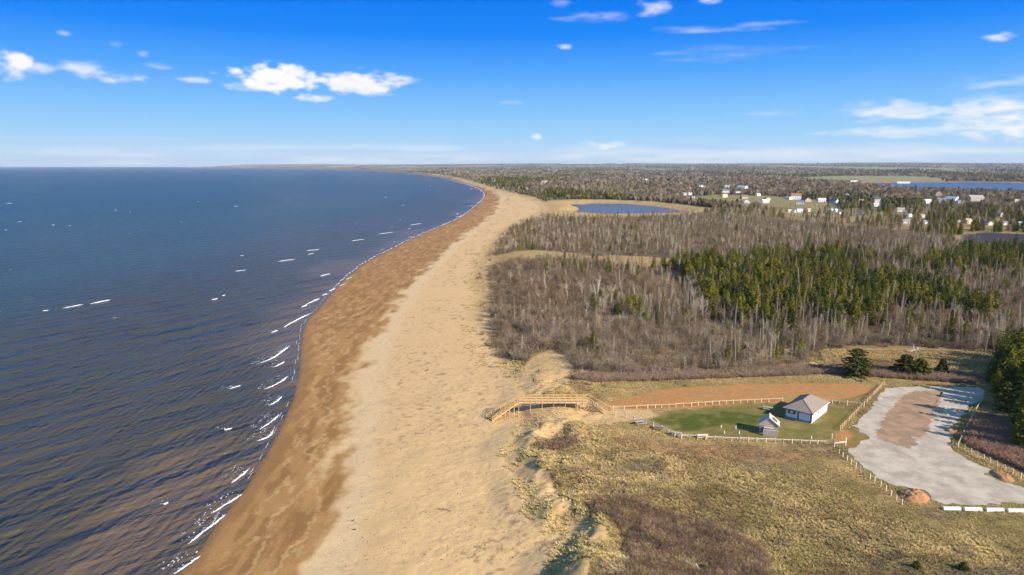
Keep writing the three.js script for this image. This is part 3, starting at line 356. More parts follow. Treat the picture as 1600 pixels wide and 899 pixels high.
{
  const f = fan(-1.7, 0.42, 560, -48, -23600, 0.3, 46000), n = f.rows * f.cols, pos = new Float32Array(n * 3), col = new Float32Array(n * 3), dist = new Float32Array(n);
  for (let i = 0; i < n; i++) {
    const x = f.pts[i * 2], z = f.pts[i * 2 + 1], dS = shoreD(x, z); dist[i] = dS;
    pos.set([x, dS < 14 ? seaHeight(x, z, dS) + 0.03 : -1, z], i * 3);
    const off = -dS + (fbm(x / 60, z / 60, 4, 95) - 0.5) * 70;       // silt stirred up over the shallows, clearer water farther out
    const bank = fbm(x / 300, z / 900, 3, 96);
    let c = mix3([0.1, 0.07, 0.046], [0.052, 0.044, 0.03], sm(2, 26, off));
    c = mix3(c, [0.03, 0.047, 0.043], sm(60, 190, off)); c = mix3(c, [0.014, 0.04, 0.052], sm(220, 800, off + bank * 200)); c = mix3(c, [0.008, 0.02, 0.045], sm(1200, 4000, off));
    const streak = 0.8 + 0.4 * fbm(x / 90, z / 400, 3, 97); col.set(c.map((v) => v * streak), i * 3);
  }
  const idx = [];
  for (let j = 0; j < f.rows - 1; j++) for (let i = 0; i < f.cols - 1; i++) { const a = j * f.cols + i, b = a + 1, c = a + f.cols, d = c + 1; if (Math.min(dist[a], dist[b], dist[c], dist[d]) > 3) continue; idx.push(a, b, d, a, d, c); }
  const nor = gridNormals(pos, Uint32Array.from(idx));
  structure(new THREE.Mesh(subset({ pos, nor, col }, idx), M.sea), 'sea');
  console.log('sea', n, idx.length / 3);
}
function sheet(p, y, mat, name, step = 1.2, rough = 0.5, seed = 1, pat = 2.2) {    // a flat patch with a ragged edge
  const out = [];
  for (let i = 0; i < p.length; i++) { const a = p[i], b = p[(i + 1) % p.length], l = Math.hypot(b[0] - a[0], b[1] - a[1]), n = Math.max(1, Math.round(l / step)), nx = (b[1] - a[1]) / l, nz = -(b[0] - a[0]) / l;
    for (let k = 0; k < n; k++) { const t = k / n, x = mix(a[0], b[0], t), z = mix(a[1], b[1], t), o = (fbm(x / pat, z / pat, 3, seed) - 0.5) * 2 * rough; out.push(new THREE.Vector2(x + nx * o, -(z + nz * o))); } }
  const g = new THREE.ShapeGeometry(new THREE.Shape(out)); g.rotateX(-Math.PI / 2); g.translate(0, y, 0);
  const P = g.attributes.position, U = new Float32Array(P.count * 2); for (let i = 0; i < P.count; i++) { U[i * 2] = P.getX(i); U[i * 2 + 1] = P.getZ(i); } g.setAttribute('uv', new THREE.BufferAttribute(U, 2));
  return structure(new THREE.Mesh(g, mat), name);
}
M.pond = new THREE.MeshPhysicalMaterial({ color: new THREE.Color(0.1, 0.1, 0.11), roughness: 0.3, ior: 1.33, specularIntensity: 0.6, normalMap: rippleT, normalScale: new THREE.Vector2(0.5, 0.5) });
M.bay = new THREE.MeshPhysicalMaterial({ color: new THREE.Color(0.012, 0.04, 0.085), roughness: 0.25, ior: 1.33, normalMap: rippleT, normalScale: new THREE.Vector2(0.9, 0.9) });
sheet(POND, 0.9, M.pond, 'pond', 8, 7, 3, 20);
sheet(BAY, 0.6, M.bay, 'bay', 40, 12, 4, 120);
M.gravel = std({ map: rep(gravelT, 22), bumpMap: rep(soilBump, 3), bumpScale: 0.03, color: new THREE.Color(0.53, 0.44, 0.34) });
M.track = std({ map: rep(gravelT, 17), bumpMap: rep(soilBump, 5), bumpScale: 0.03, color: new THREE.Color(0.385, 0.25, 0.155) });
sheet(LOT, 5.05, M.gravel, 'gravel_parking_lot', 0.35, 0.75, 7, 1.3);
sheet(TRACK, 5.062, M.track, 'brown_gravel_drive', 0.3, 1.0, 8, 1.1);

// ------------------------------------------------------------------ building helpers
class MB {   // collects triangles
  constructor() { this.p = []; }
  tri(a, b, c) { this.p.push(...a, ...b, ...c); return this; }
  cone(a, b, r0, r1 = 0, n = 3) {
    const d = new THREE.Vector3(b[0] - a[0], b[1] - a[1], b[2] - a[2]).normalize(), s = Math.abs(d.y) > 0.9 ? new THREE.Vector3(1, 0, 0) : new THREE.Vector3(0, 1, 0);
    const e = s.cross(d).normalize(), f = d.clone().cross(e);
    const at = (c, r, k) => { const t = k / n * Math.PI * 2, x = Math.cos(t) * r, y = Math.sin(t) * r; return [c[0] + e.x * x + f.x * y, c[1] + e.y * x + f.y * y, c[2] + e.z * x + f.z * y]; };
    for (let k = 0; k < n; k++) { const p0 = at(a, r0, k), p1 = at(a, r0, k + 1); if (r1 > 0) { const q0 = at(b, r1, k), q1 = at(b, r1, k + 1); this.tri(p0, p1, q1); this.tri(p0, q1, q0); } else this.tri(p0, p1, b); }
    return this;
  }
  geo() { const g = new THREE.BufferGeometry(); g.setAttribute('position', new THREE.Float32BufferAttribute(this.p, 3)); g.computeVertexNormals(); const u = new Float32Array(this.p.length / 3 * 2); for (let i = 0; i < u.length / 2; i++) { u[i * 2] = this.p[i * 3] + this.p[i * 3 + 2]; u[i * 2 + 1] = this.p[i * 3 + 1]; } g.setAttribute('uv', new THREE.BufferAttribute(u, 2)); return g; }
}
const names = new Map();
function numbered(n) { const k = names.get(n) ?? 0; names.set(n, k + 1); return k ? n + '_' + String(k).padStart(3, '0') : n; }
function thing(name, label, category, pos = [0, 0, 0], turn = 0, group) { const o = new THREE.Group(); o.name = numbered(name); o.position.set(...pos); o.rotation.y = turn; o.userData = { label, category }; if (group) o.userData.group = group; scene.add(o); return o; }
function part(name, g, m, parent) { const o = new THREE.Mesh(g, m); o.name = name; o.castShadow = o.receiveShadow = true; parent.add(o); return o; }
function box(w, h, d, x = 0, y = 0, z = 0, r = 0) { const g = r ? new RoundedBoxGeometry(w, h, d, 2, r) : new THREE.BoxGeometry(w, h, d); g.translate(x, y, z); return g; }
function beam(a, b, w, h) {   // a timber of width w and height h from a to b
  const A = new THREE.Vector3(...a), B = new THREE.Vector3(...b), d = B.clone().sub(A), g = new THREE.BoxGeometry(w, h, d.length());
  const m = new THREE.Matrix4().lookAt(B, A, new THREE.Vector3(0, 1, 0)).setPosition(A.clone().add(B).multiplyScalar(0.5)); return g.applyMatrix4(m);
}
const col = (r, g, b) => new THREE.Color(r, g, b);
const grainW = tex(256, (u, v) => { const n = fbm(u * 4, v * 40, 4, 201, 4), k = 0.82 + 0.3 * n; return [k, k * 0.98, k * 0.95]; });
Object.assign(M, {
  lumber: std({ color: col(0.66, 0.41, 0.17), map: rep(grainW, 1.5) }), lumberDeck: std({ color: col(0.6, 0.42, 0.22), map: rep(grainW, 1.5) }), lumberGrey: std({ color: col(0.38, 0.33, 0.27), map: rep(grainW, 1.5) }),
  post: std({ color: col(0.66, 0.54, 0.37), map: rep(grainW, 0.8) }), postRed: std({ color: col(0.6, 0.4, 0.24), map: rep(grainW, 0.8) }), whitePaint: std({ color: col(0.8, 0.8, 0.78), roughness: 0.6, map: rep(grainW, 2) }),
  teal: std({ color: col(0.05, 0.19, 0.25), roughness: 0.6 }), shingle: std({ color: col(0.27, 0.225, 0.185), map: rep(grainW, 0.6), bumpMap: rep(soilBump, 1.2), bumpScale: 0.02 }), glass: new THREE.MeshPhysicalMaterial({ color: col(0.05, 0.055, 0.06), roughness: 0.15 }), greyTrim: std({ color: col(0.23, 0.22, 0.22) }),
  shake: std({ color: col(0.46, 0.40, 0.34), map: rep(grainW, 0.7), bumpMap: rep(soilBump, 0.8), bumpScale: 0.02 }), shakeRoof: std({ color: col(0.5, 0.45, 0.39), map: rep(grainW, 0.5) }), solar: new THREE.MeshPhysicalMaterial({ color: col(0.03, 0.035, 0.05), roughness: 0.2 }),
  table: std({ color: col(0.42, 0.36, 0.3), map: rep(grainW, 0.9) }), tableRed: std({ color: col(0.4, 0.24, 0.17), map: rep(grainW, 0.9) }), tableNew: std({ color: col(0.72, 0.6, 0.42), map: rep(grainW, 0.9) }),
  concrete: std({ color: col(0.72, 0.71, 0.67), map: rep(grainT, 2) }), clay: std({ color: col(0.4, 0.2, 0.09), map: rep(grainT, 2), bumpMap: rep(soilBump, 2), bumpScale: 0.08 }), rock: std({ color: col(0.38, 0.25, 0.16), map: rep(grainT, 1) }),
  drift: std({ color: col(0.16, 0.11, 0.08) }), bleached: std({ color: col(0.6, 0.55, 0.48) }), birch: std({ color: col(0.68, 0.64, 0.57) }),
});

// ------------------------------------------------------------------ boardwalk over the dune
{
  const t = thing('boardwalk', 'new timber boardwalk with railings and stairs crossing the dune to the beach', 'boardwalk', [0, 0, 0]);
  const DY = 7.2, W = 2.3, zf = -157.8, x0 = 1.6, x1 = 18.4, zb = zf - W;
  const planks = []; for (let x = x0 + 0.07; x < x1; x += 0.147) planks.push(box(0.135, 0.04, W, x, DY - 0.02, zf - W / 2));
  part('deck', mergeGeometries(planks), M.lumberDeck, t);
  for (const z of [zf + 0.02, zb - 0.02]) part('beam', box(x1 - x0, 0.26, 0.06, (x0 + x1) / 2, DY - 0.17, z), M.lumberDeck, t);
  const n = 13;
  for (let k = 0; k < n; k++) { const x = mix(x0 + 0.05, x1 - 0.05, k / (n - 1)); for (const [z, s] of [[zf + 0.1, 1], [zb - 0.1, -1]]) {
    const gy = k % 2 ? DY - 0.3 : heightAt(x, z) - 0.4; part('post', box(0.1, DY + 1.05 - gy, 0.1, x, (DY + 1.05 + gy) / 2, z), k % 2 ? M.lumber : M.lumber, t); } }
  for (const z of [zf + 0.02, zb - 0.02]) { part('handrail', box(x1 - x0 + 0.1, 0.045, 0.16, (x0 + x1) / 2, DY + 1.08, z), M.lumber, t); for (const y of [0.38, 0.74]) part('rail', box(x1 - x0, 0.09, 0.035, (x0 + x1) / 2, DY + y, z + (z > zf - 1 ? 0.02 : -0.02)), M.lumber, t); }
  // stairs: the inner (deck) corners and the foot corners
  const flight = (A, B, C2, D, steps) => {   // A,B top corners; C2,D foot corners
    const st = []; const V = (p) => new THREE.Vector3(...p);
    for (let k = 0; k < steps; k++) { const f = (k + 0.5) / steps, p = V(A).lerp(V(C2), f), q = V(B).lerp(V(D), f); st.push(beam(p.toArray(), q.toArray(), 0.3, 0.045)); }
    part('stair_treads', mergeGeometries(st), M.lumberDeck, t);
    for (const [p, q] of [[A, C2], [B, D]]) {
      const dn = (v, y) => [v[0], v[1] + y, v[2]];
      part('stringer', beam(dn(p, -0.12), dn(q, -0.1), 0.06, 0.3), M.lumber, t); part('handrail', beam(dn(p, 1.08), dn(q, 1.08), 0.15, 0.05), M.lumber, t); for (const y of [0.38, 0.74]) part('rail', beam(dn(p, y), dn(q, y), 0.035, 0.09), M.lumber, t);
      const m = Math.max(3, Math.round(V(p).distanceTo(V(q)) / 1.25));
      for (let k = 1; k <= m; k++) { const c = V(p).lerp(V(q), k / m), gy = Math.min(heightAt(c.x, c.z), c.y) - 0.3; part('post', box(0.1, c.y + 1.06 - gy, 0.1, c.x, (c.y + 1.06 + gy) / 2, c.z), M.lumber, t); }
    }
  };
  const fy = heightAt(-4.8, -157.6) + 0.12, ry = heightAt(22.6, -155.9) + 0.1;
  flight([x0, DY, zf], [x0, DY, zb], [-4.7, fy, -156.9], [-6.1, fy, -159.0], 17);
  flight([x1, DY, zf], [x1, DY, zb], [21.6, ry, -155.2], [23.6, ry, -156.6], 10);
}

// ------------------------------------------------------------------ the washhouse
{
  const b = [68.08, -149.52], L = 10.4, Wd = 5.9, H = 2.5, yaw = Math.atan2(7.84, 7.0);   // local x runs along the long wall from the near corner, local z points out of it
  const t = thing('washhouse', 'white washhouse with hipped brown shingle roof and teal corner boards', 'building', [b[0], 5, b[1]], yaw);
  const X = (x, y, z) => [x, y, z];   // near corner at 0,0; long wall x 0..L at z=0; short wall at x=0 from z=0 to -Wd
  part('foundation', box(L + 0.06, 0.3, Wd + 0.06, L / 2, 0.05, -Wd / 2), M.concrete, t);
  part('wall', box(L, H - 0.2, Wd, L / 2, 0.2 + (H - 0.2) / 2, -Wd / 2), M.whitePaint, t);
  const e = 0.55, y0 = H - 0.02, rh = 1.95, m = new MB(), A = X(-e, y0, e), B = X(L + e, y0, e), Cc = X(L + e, y0, -Wd - e), D = X(-e, y0, -Wd - e), hw = Wd / 2, R0 = X(hw * 0.95, y0 + rh, -hw), R1 = X(L - hw * 0.95, y0 + rh, -hw);
  m.tri(A, B, R1).tri(A, R1, R0).tri(B, Cc, R1).tri(Cc, D, R0).tri(Cc, R0, R1).tri(D, A, R0); m.tri(A, D, Cc).tri(A, Cc, B);
  const roof = part('roof', m.geo(), M.shingle, t);
  for (const [p, q] of [[A, R0], [B, R1], [Cc, R1], [D, R0], [R0, R1]]) part('ridge_cap', beam([p[0], p[1] + 0.02, p[2]], [q[0], q[1] + 0.02, q[2]], 0.22, 0.04), M.shingle, roof);
  for (const [w, d, x, z] of [[L + 2 * e, 0.03, L / 2, e], [L + 2 * e, 0.03, L / 2, -Wd - e], [0.03, Wd + 2 * e - 0.06, -e, -Wd / 2], [0.03, Wd + 2 * e - 0.06, L + e, -Wd / 2]]) part('fascia', box(w, 0.16, d, x, y0 - 0.1, z), x === L / 2 ? M.whitePaint : M.teal, t);
  for (const [x, z] of [[0, 0], [0, -Wd], [0, -Wd * 0.5], [L, 0], [L, -Wd]]) part('corner_board', box(0.3, H - 0.22, 0.3, x + (z === -Wd * 0.5 ? 0.1 : 0), 0.2 + (H - 0.2) / 2, z), z === 0 && x === L ? M.whitePaint : M.teal, t);
  part('base_board', box(0.06, 0.22, Wd, -0.05, 0.3, -Wd / 2), M.teal, t);
  const win = (x, z, w, h, y, alongX) => { const f = part('window', box(alongX ? w : 0.06, h, alongX ? 0.06 : w, x, y, z), M.greyTrim, t); part('pane', box(alongX ? w - 0.2 : 0.03, h - 0.2, alongX ? 0.03 : w - 0.2, x + (alongX ? 0 : -0.03), y, z + (alongX ? 0.03 : 0)), M.glass, f); return f; };
  const wf = win(-0.03, -Wd * 0.75, 1.7, 0.95, 1.75, false); part('shutter', box(0.04, 0.5, 0.7, -0.07, 1.75, -Wd * 0.75), M.whitePaint, wf);
  part('roller_door', box(0.05, 1.9, 2.3, -0.02, 1.3, -Wd * 0.25), M.whitePaint, t);
  win(1.6, 0.03, 0.6, 0.95, 1.6, true); win(4.6, 0.03, 0.65, 0.95, 1.6, true);
  for (const x of [3.1, 6.6]) part('door', box(0.95, 2.0, 0.05, x, 1.25, 0.02), M.whitePaint, t);
  for (const x of [2.5, 3.7, 6.0, 7.2]) part('trim', box(0.06, H - 0.3, 0.05, x, 1.33, 0.02), M.greyTrim, t);
}
// ------------------------------------------------------------------ the shingled shed
{
  const W = 3.9, D = 2.9, H = 2.35, P = 1.5, a = [54.16, -143.62], yaw = -Math.atan2(1.42, 3.67);
  const t = thing('shed', 'small weathered shingle shed with a solar panel on its roof', 'shed', [a[0], 5, a[1]], yaw);
  const s = new THREE.Shape([new THREE.Vector2(0, 0), new THREE.Vector2(W, 0), new THREE.Vector2(W, H), new THREE.Vector2(W / 2, H + P), new THREE.Vector2(0, H)]);
  const g = new THREE.ExtrudeGeometry(s, { depth: D, bevelEnabled: false }); g.translate(0, 0, -D); part('wall', g, M.shake, t);
  const slope = Math.atan2(P, W / 2), len = Math.hypot(P, W / 2) + 0.3;
  for (const k of [-1, 1]) { const r = new THREE.BoxGeometry(len, 0.07, D + 0.4); r.translate(k * len / 2, 0, 0); r.rotateZ(-k * slope); r.translate(W / 2, H + P + 0.05, -D / 2); const o = part('roof_slope', r, M.shakeRoof, t);
    if (k > 0) { const q = box(1.15, 0.05, 1.3, 1.35, 0.09, 0.1); q.rotateZ(-slope); q.translate(W / 2, H + P + 0.05, -D / 2); part('solar_panel', q, M.solar, o); const f = box(1.0, 0.02, 0.04, 1.35, 0.13, 0.1); f.rotateZ(-slope); f.translate(W / 2, H + P + 0.05, -D / 2); part('panel_bar', f, M.whitePaint, o); } }
  part('ridge_board', box(0.18, 0.06, D + 0.42, W / 2, H + P + 0.09, -D / 2), M.shakeRoof, t);
  part('door', box(0.85, 1.9, 0.05, 0.55, 0.97, 0.03), M.greyTrim, t);
  for (let k = 0; k < 17; k++) part('screen_board', box(0.155, 1.38, 0.03, 0.95 + k * 0.17, 0.74, 0.95), M.shake, t);
  for (let k = 0; k < 5; k++) part('screen_board', box(0.03, 1.38, 0.155, W - 0.08, 0.74, 0.12 + k * 0.18), M.shake, t);
  part('screen_cap', box(2.95, 0.08, 0.12, 2.3, 1.47, 0.95), M.whitePaint, t);
  const c = box(2.0, 0.06, 0.75, 1.95, 1.75, 0.45); part('awning', c, M.shakeRoof, t); for (const x of [1.05, 2.85]) part('awning_bracket', beam([x, 1.3, 0.02], [x, 1.72, 0.7], 0.05, 0.05), M.shake, t);
}
// ------------------------------------------------------------------ fences
function fence(name, label, pts, { h = 1.1, w = 0.13, rails = [0.85], railH = 0.09, m = M.post, mr = M.post, every = 0 } = {}) {
  const o = thing(name, label, 'fence', [pts[0][0], heightAt(...pts[0]), pts[0][1]]), r = rng(pts.length * 7 + 1), y0 = o.position.y;
  if (every) { const q = []; for (let i = 0; i < pts.length - 1; i++) { const a = pts[i], b = pts[i + 1], n = Math.round(Math.hypot(b[0] - a[0], b[1] - a[1]) / every); for (let k = 0; k < n; k++) q.push([mix(a[0], b[0], k / n), mix(a[1], b[1], k / n)]); } q.push(pts[pts.length - 1]); pts = q; }
  const loc = pts.map(([x, z]) => [x - o.position.x, heightAt(x, z) - y0, z - o.position.z]);
  loc.forEach(([x, y, z]) => { const k = h * (0.94 + r() * 0.12), g = box(w, k + 0.3, w, 0, k / 2 - 0.15, 0); g.rotateX((r() - 0.5) * 0.06); g.rotateZ((r() - 0.5) * 0.06); g.rotateY(r()); g.translate(x, y, z); part('post', g, m, o); });
  for (let i = 0; i < loc.length - 1; i++) for (const ry of rails) { const a = loc[i], b = loc[i + 1]; part('rail', beam([a[0], a[1] + ry + (r() - 0.5) * 0.04, a[2]], [b[0], b[1] + ry + (r() - 0.5) * 0.04, b[2]], 0.05, railH), mr, o); }
  return o;
}
fence('yard_fence', 'low pale post and rail fence along the front of the lawn behind picnic tables', FENCE_FRONT, { m: M.post, mr: M.whitePaint, w: 0.16, h: 1.05 });
fence('yard_fence', 'pale post and rail fence between the lawn and the red soil strip', FENCE_BACK, { w: 0.14, h: 1.0 });
fence('yard_fence', 'short pale fence running from the washhouse to the picket line by the lot', FENCE_BACKR, { w: 0.15, h: 1.1 });
fence('picket_fence', 'tan fence of close set posts between the lawn and the gravel lot', FENCE_SIDE, { m: M.postRed, mr: M.postRed, w: 0.17, h: 1.25, every: 1.5, rails: [0.85], railH: 0.05 });
fence('bollard_fence', 'curved line of pale wooden posts between the dry meadow and gravel lot', FENCE_LOT, { w: 0.16, h: 1.1, rails: [] });
fence('lot_fence', 'pale rail fence along the gravel lot beside the dark evergreens', FENCE_RIGHT, { w: 0.15, h: 1.1, rails: [0.5, 0.9] });
fence('lot_fence', 'line of pale posts on the grass verge below the reddish scrub', FENCE_RIGHTB, { w: 0.16, h: 1.15, rails: [0.8] });
{
  const [a, b, c, d] = GATE;
  const g = thing('barrier_gate', 'white swing bar gate on two posts at the entrance from the lot', 'gate', [c[0], 5, c[1]]);
  part('post', box(0.16, 1.0, 0.16, 0, 0.5, 0), M.post, g); part('post', box(0.14, 1.9, 0.14, b[0] - c[0], 0.95, b[1] - c[1]), M.whitePaint, g); part('bar', beam([0, 0.9, 0], [b[0] - c[0], 0.95, b[1] - c[1]], 0.1, 0.14), M.whitePaint, g);
  const p = thing('sign_post', 'tall pale post standing on the lawn just behind the barrier gate', 'post', [a[0], 5, a[1]]); part('shaft', box(0.15, 1.25, 0.15, 0, 0.62, 0), M.post, p); part('cap', box(0.2, 0.05, 0.2, 0, 1.27, 0), M.post, p);
}
// ------------------------------------------------------------------ picnic tables, markers, barriers, mounds
function picnicTable(pos, turn, m, label, len = 2.2) {
  const t = thing('picnic_table', label, 'picnic table', [pos[0], 5, pos[1]], turn, 'picnic tables around the lawn');
  for (let k = 0; k < 5; k++) part('top_plank', box(len, 0.05, 0.15, 0, 0.77, (k - 2) * 0.165), m, t);
  for (const s of [-1, 1]) for (const q of [0, 1]) part('seat_plank', box(len, 0.05, 0.14, 0, 0.45, s * (0.66 + q * 0.155)), m, t);
  for (const x of [-len / 2 + 0.35, len / 2 - 0.35]) { for (const s of [-1, 1]) part('leg', beam([x, 0, s * 0.7], [x, 0.74, s * 0.25], 0.05, 0.12), m, t); part('cross_beam', box(0.05, 0.1, 1.55, x + 0.05, 0.38, 0), m, t); part('top_brace', box(0.05, 0.08, 0.75, x + 0.05, 0.7, 0), m, t); }
}
picnicTable(TABLES[0], 0.4, M.table, 'grey picnic table nearest the boardwalk, behind the first fence posts');
picnicTable(TABLES[1], -0.5, M.tableRed, 'reddish brown picnic table second along the fence from the boardwalk');
picnicTable(TABLES[2], -0.5, M.table, 'brownish grey picnic table at the bend of the front fence', 2.2);
picnicTable(TABLES[3], 0.02, M.tableNew, 'pale new wood picnic table set straight along the front fence', 2.3);
picnicTable(TABLES[4], -0.5, M.table, 'weathered picnic table in the shade beside the washhouse');
MARKERS.forEach((p, i) => { const t = thing('marker_post', ['short white stake in lush grass, farthest from the shed', 'short white stake at the tip of the shed shadow', 'short white stake on the lawn nearest the front fence', 'short white stake just left of the shed by the fence', 'short pale stake between the shed and the lot gate'][i], 'stake', [p[0], 5, p[1]], 0, 'stakes on the lawn'); part('shaft', box(0.14, 0.62, 0.14, 0, 0.31, 0), M.whitePaint, t); part('cap', box(0.17, 0.05, 0.17, 0, 0.64, 0), M.post, t); });
BARRIERS.forEach((p, i) => {
  const t = thing('parking_barrier', ['white parking barrier at the end of the row by the clay mound', 'second white parking barrier from the clay mound', 'third white parking barrier from the clay mound', 'fourth white parking barrier from the clay mound, cut by the view edge'][i], 'barrier', [p[0], 5, p[1]], -0.02, 'white barriers along the lot');
  const s = new THREE.Shape([[-0.24, 0], [0.24, 0], [0.2, 0.42], [0.13, 0.5], [-0.13, 0.5], [-0.2, 0.42]].map((q) => new THREE.Vector2(...q))), g = new THREE.ExtrudeGeometry(s, { depth: 2.9, bevelEnabled: true, bevelSize: 0.03, bevelThickness: 0.04, bevelSegments: 1 }); g.translate(0, 0.02, -1.45); g.rotateY(Math.PI / 2); part('block', g, M.concrete, t);
  for (const x of [-0.9, 0.9]) part('foot_block', box(0.3, 0.07, 0.62, x, 0.035, 0), M.greyTrim, t);
});
function mound(p, rx, rz, h, label, seed, rocks) {
  const g = new THREE.PlaneGeometry(2, 2, 36, 30); g.rotateX(-Math.PI / 2); const P = g.attributes.position;
  for (let i = 0; i < P.count; i++) { let x = P.getX(i), z = P.getZ(i); const q = Math.hypot(x, z), k = Math.max(0, 1 - q * q) * (0.5 + fbm(x * 2 + seed, z * 2, 4, seed) * 1.1) + (fbm(x * 6, z * 6, 2, seed + 1) - 0.5) * 0.3 * sm(1, 0.6, q); P.setXYZ(i, x * rx, k * h - 0.06 - 0.4 * sm(0.9, 1.2, q), z * rz); }
  g.computeVertexNormals(); const t = thing('earth_mound', label, 'mound', [p[0], 5.03, p[1]], seed * 0.3); part('heap', g, M.clay, t);
  const r = rng(seed); for (let k = 0; k < rocks; k++) { const s = new THREE.DodecahedronGeometry(0.2 + r() * 0.35, 1); const Q = s.attributes.position; for (let i = 0; i < Q.count; i++) { const f = 0.75 + 0.5 * hash(Math.round(Q.getX(i) * 99), Math.round(Q.getY(i) * 99), seed); Q.setXYZ(i, Q.getX(i) * f, Q.getY(i) * f * 0.8, Q.getZ(i) * f); } s.computeVertexNormals(); s.translate((r() - 0.5) * rx, h * 0.5, (r() - 0.5) * rz); part('stone', s, M.rock, t); }
}
mound(MOUNDS[0], 3.1, 2.6, 1.0, 'heap of red clay and stones beside the white barriers', 3, 6);
mound(MOUNDS[1], 2.9, 1.7, 0.6, 'low brown earth mound with a boulder on the far side of the lot', 5, 3);
mound(MOUNDS[2], 1.8, 1.2, 0.5, 'small brown earth mound at the notch in the lot edge', 9, 2);

// ------------------------------------------------------------------ trees
function deadTree(seed, H, R, dense) {           // leafless grey spruce: a pole with many short fine branches
  const r = rng(seed), tr = new MB(), cr = new MB(), lean = (r() - 0.5) * 0.5, top = [lean, H, (r() - 0.5) * 0.5];
  tr.cone([0, -0.3, 0], [lean * 0.5, H * 0.5, 0], 0.015 * H, 0.01 * H, 5).cone([lean * 0.5, H * 0.5, 0], top, 0.01 * H, 0.01, 4);
  for (let k = 0; k < dense; k++) {
    const y = H * (0.12 + 0.86 * (k + r()) / dense), f = y / H, a = k * 2.4 + r() * 1.2, L = R * (1.05 - f) ** 0.75 * (0.45 + 0.8 * r()), up = (0.15 + 0.5 * f - 0.25 * r()) * L, cx = lean * f;
    const b = [cx + Math.cos(a) * L, y + up, Math.sin(a) * L]; cr.cone([cx, y, 0], b, 0.03, 0);
    for (let q = 0; q < 3; q++) { const s = 0.35 + 0.6 * r(), c = [mix(cx, b[0], s), mix(y, b[1], s), b[2] * s], l = 0.3 + 0.5 * r(); cr.cone(c, [c[0] + (r() - 0.5) * l * 1.6, c[1] + (r() - 0.3) * l, c[2] + (r() - 0.5) * l * 1.6], 0.022, 0); }
  }
  return [tr.geo(), cr.geo()];
}
function bareTree(seed, H, spread) {              // leafless deciduous: forked upswept limbs and twigs
  const r = rng(seed), tr = new MB(), cr = new MB();
  const grow = (p, d, L, rad, lev) => {
    const e = [p[0] + d[0] * L, p[1] + d[1] * L, p[2] + d[2] * L]; (lev === 0 ? tr : cr).cone(p, e, rad, lev > 2 ? 0 : rad * 0.6, lev === 0 ? 5 : 3);
    if (lev > 2) return;
    const n = lev === 0 ? 5 : lev === 1 ? 5 : 6;
    for (let k = 0; k < n; k++) { const s = 0.45 + 0.55 * (k + r()) / n, a = r() * 6.283, t = spread * (0.45 + 0.8 * r()), q = new THREE.Vector3(d[0] + Math.cos(a) * t, d[1] * (0.9 + 0.3 * r()), d[2] + Math.sin(a) * t).normalize(); grow([mix(p[0], e[0], s), mix(p[1], e[1], s), mix(p[2], e[2], s)], q.toArray(), L * (0.5 + 0.25 * r()), Math.max(0.016, rad * 0.5), lev + 1); }
  };
  grow([0, -0.2, 0], new THREE.Vector3((r() - 0.5) * 0.3, 1, (r() - 0.5) * 0.3).normalize().toArray(), H * 0.42, H * 0.016, 0);
  return [tr.geo(), cr.geo()];
}
function shrub(seed, H, R, n) {                   // many bare stems from the ground
  const r = rng(seed), st = new MB(), cr = new MB();
  for (let k = 0; k < n; k++) {
    const a = r() * 6.283, o = r() * R * 0.5, t = R * (0.2 + 0.9 * r()), p = [Math.cos(a) * o, -0.1, Math.sin(a) * o], b2 = a + (r() - 0.5) * 1.6, e = [p[0] + Math.cos(b2) * t, H * (0.5 + 0.5 * r()), p[2] + Math.sin(b2) * t]; st.cone(p, e, 0.028, 0);
    for (let q = 0; q < 5; q++) { const s = 0.3 + 0.7 * r(), c = [mix(p[0], e[0], s), mix(p[1], e[1], s), mix(p[2], e[2], s)], l = H * (0.15 + 0.2 * r()); cr.cone(c, [c[0] + (r() - 0.5) * l * 1.8, c[1] + (r() - 0.15) * l, c[2] + (r() - 0.5) * l * 1.8], 0.02, 0); }
  }
  return [st.geo(), cr.geo()];
}
function spruce(seed, H, R, levels, fr = 5, bare = 0.06) {
  const r = rng(seed), tr = new MB(), cr = new MB(); tr.cone([0, -0.3, 0], [0, H * 0.95, 0], 0.02 * H, 0.02, 6);
  for (let l = 0; l < levels; l++) {
    const f = bare + (1 - bare) * (l + 0.5 * r()) / levels, y = H * f, n = 6 + Math.floor(r() * 3), off = r() * 6.28, rr = R * Math.pow(1.03 - f, 0.62) * (0.8 + 0.35 * r());
    for (let k = 0; k < n; k++) {
      const a = off + k / n * 6.283 + (r() - 0.5) * 0.5, L = rr * (0.65 + 0.5 * r()), rise = L * (0.25 * f - 0.12 + 0.15 * (r() - 0.5));
      for (let q = 0; q < fr; q++) {
        const s = 0.25 + 0.8 * (q + r()) / fr, cx = Math.cos(a) * L * s, cz = Math.sin(a) * L * s, cy = y + rise * s - 0.12 * L * s * s, z = (0.26 + 0.3 * r()) * (0.55 + 0.5 * (1 - f)) * Math.min(1.3, R / 2.2), v = () => [cx + (r() - 0.5) * 2 * z, cy + (r() - 0.5) * 1.1 * z, cz + (r() - 0.5) * 2 * z];
        const p = v(), p2 = v(), p3 = v(), p4 = v(); cr.tri(p, p2, p3); cr.tri(p, p3, p4); cr.tri(p2, p4, [cx + Math.cos(a) * z, cy - 0.3 * z, cz + Math.sin(a) * z]);
      }
    }
  }
  for (let q = 0; q < 6; q++) { const a = r() * 6.28, z = 0.16 * R / 2.2; cr.tri([0, H * 1.02, 0], [Math.cos(a) * z, H * 0.93, Math.sin(a) * z], [Math.cos(a + 1.5) * z, H * 0.92, Math.sin(a + 1.5) * z]); }
  return [tr.geo(), cr.geo()];
}
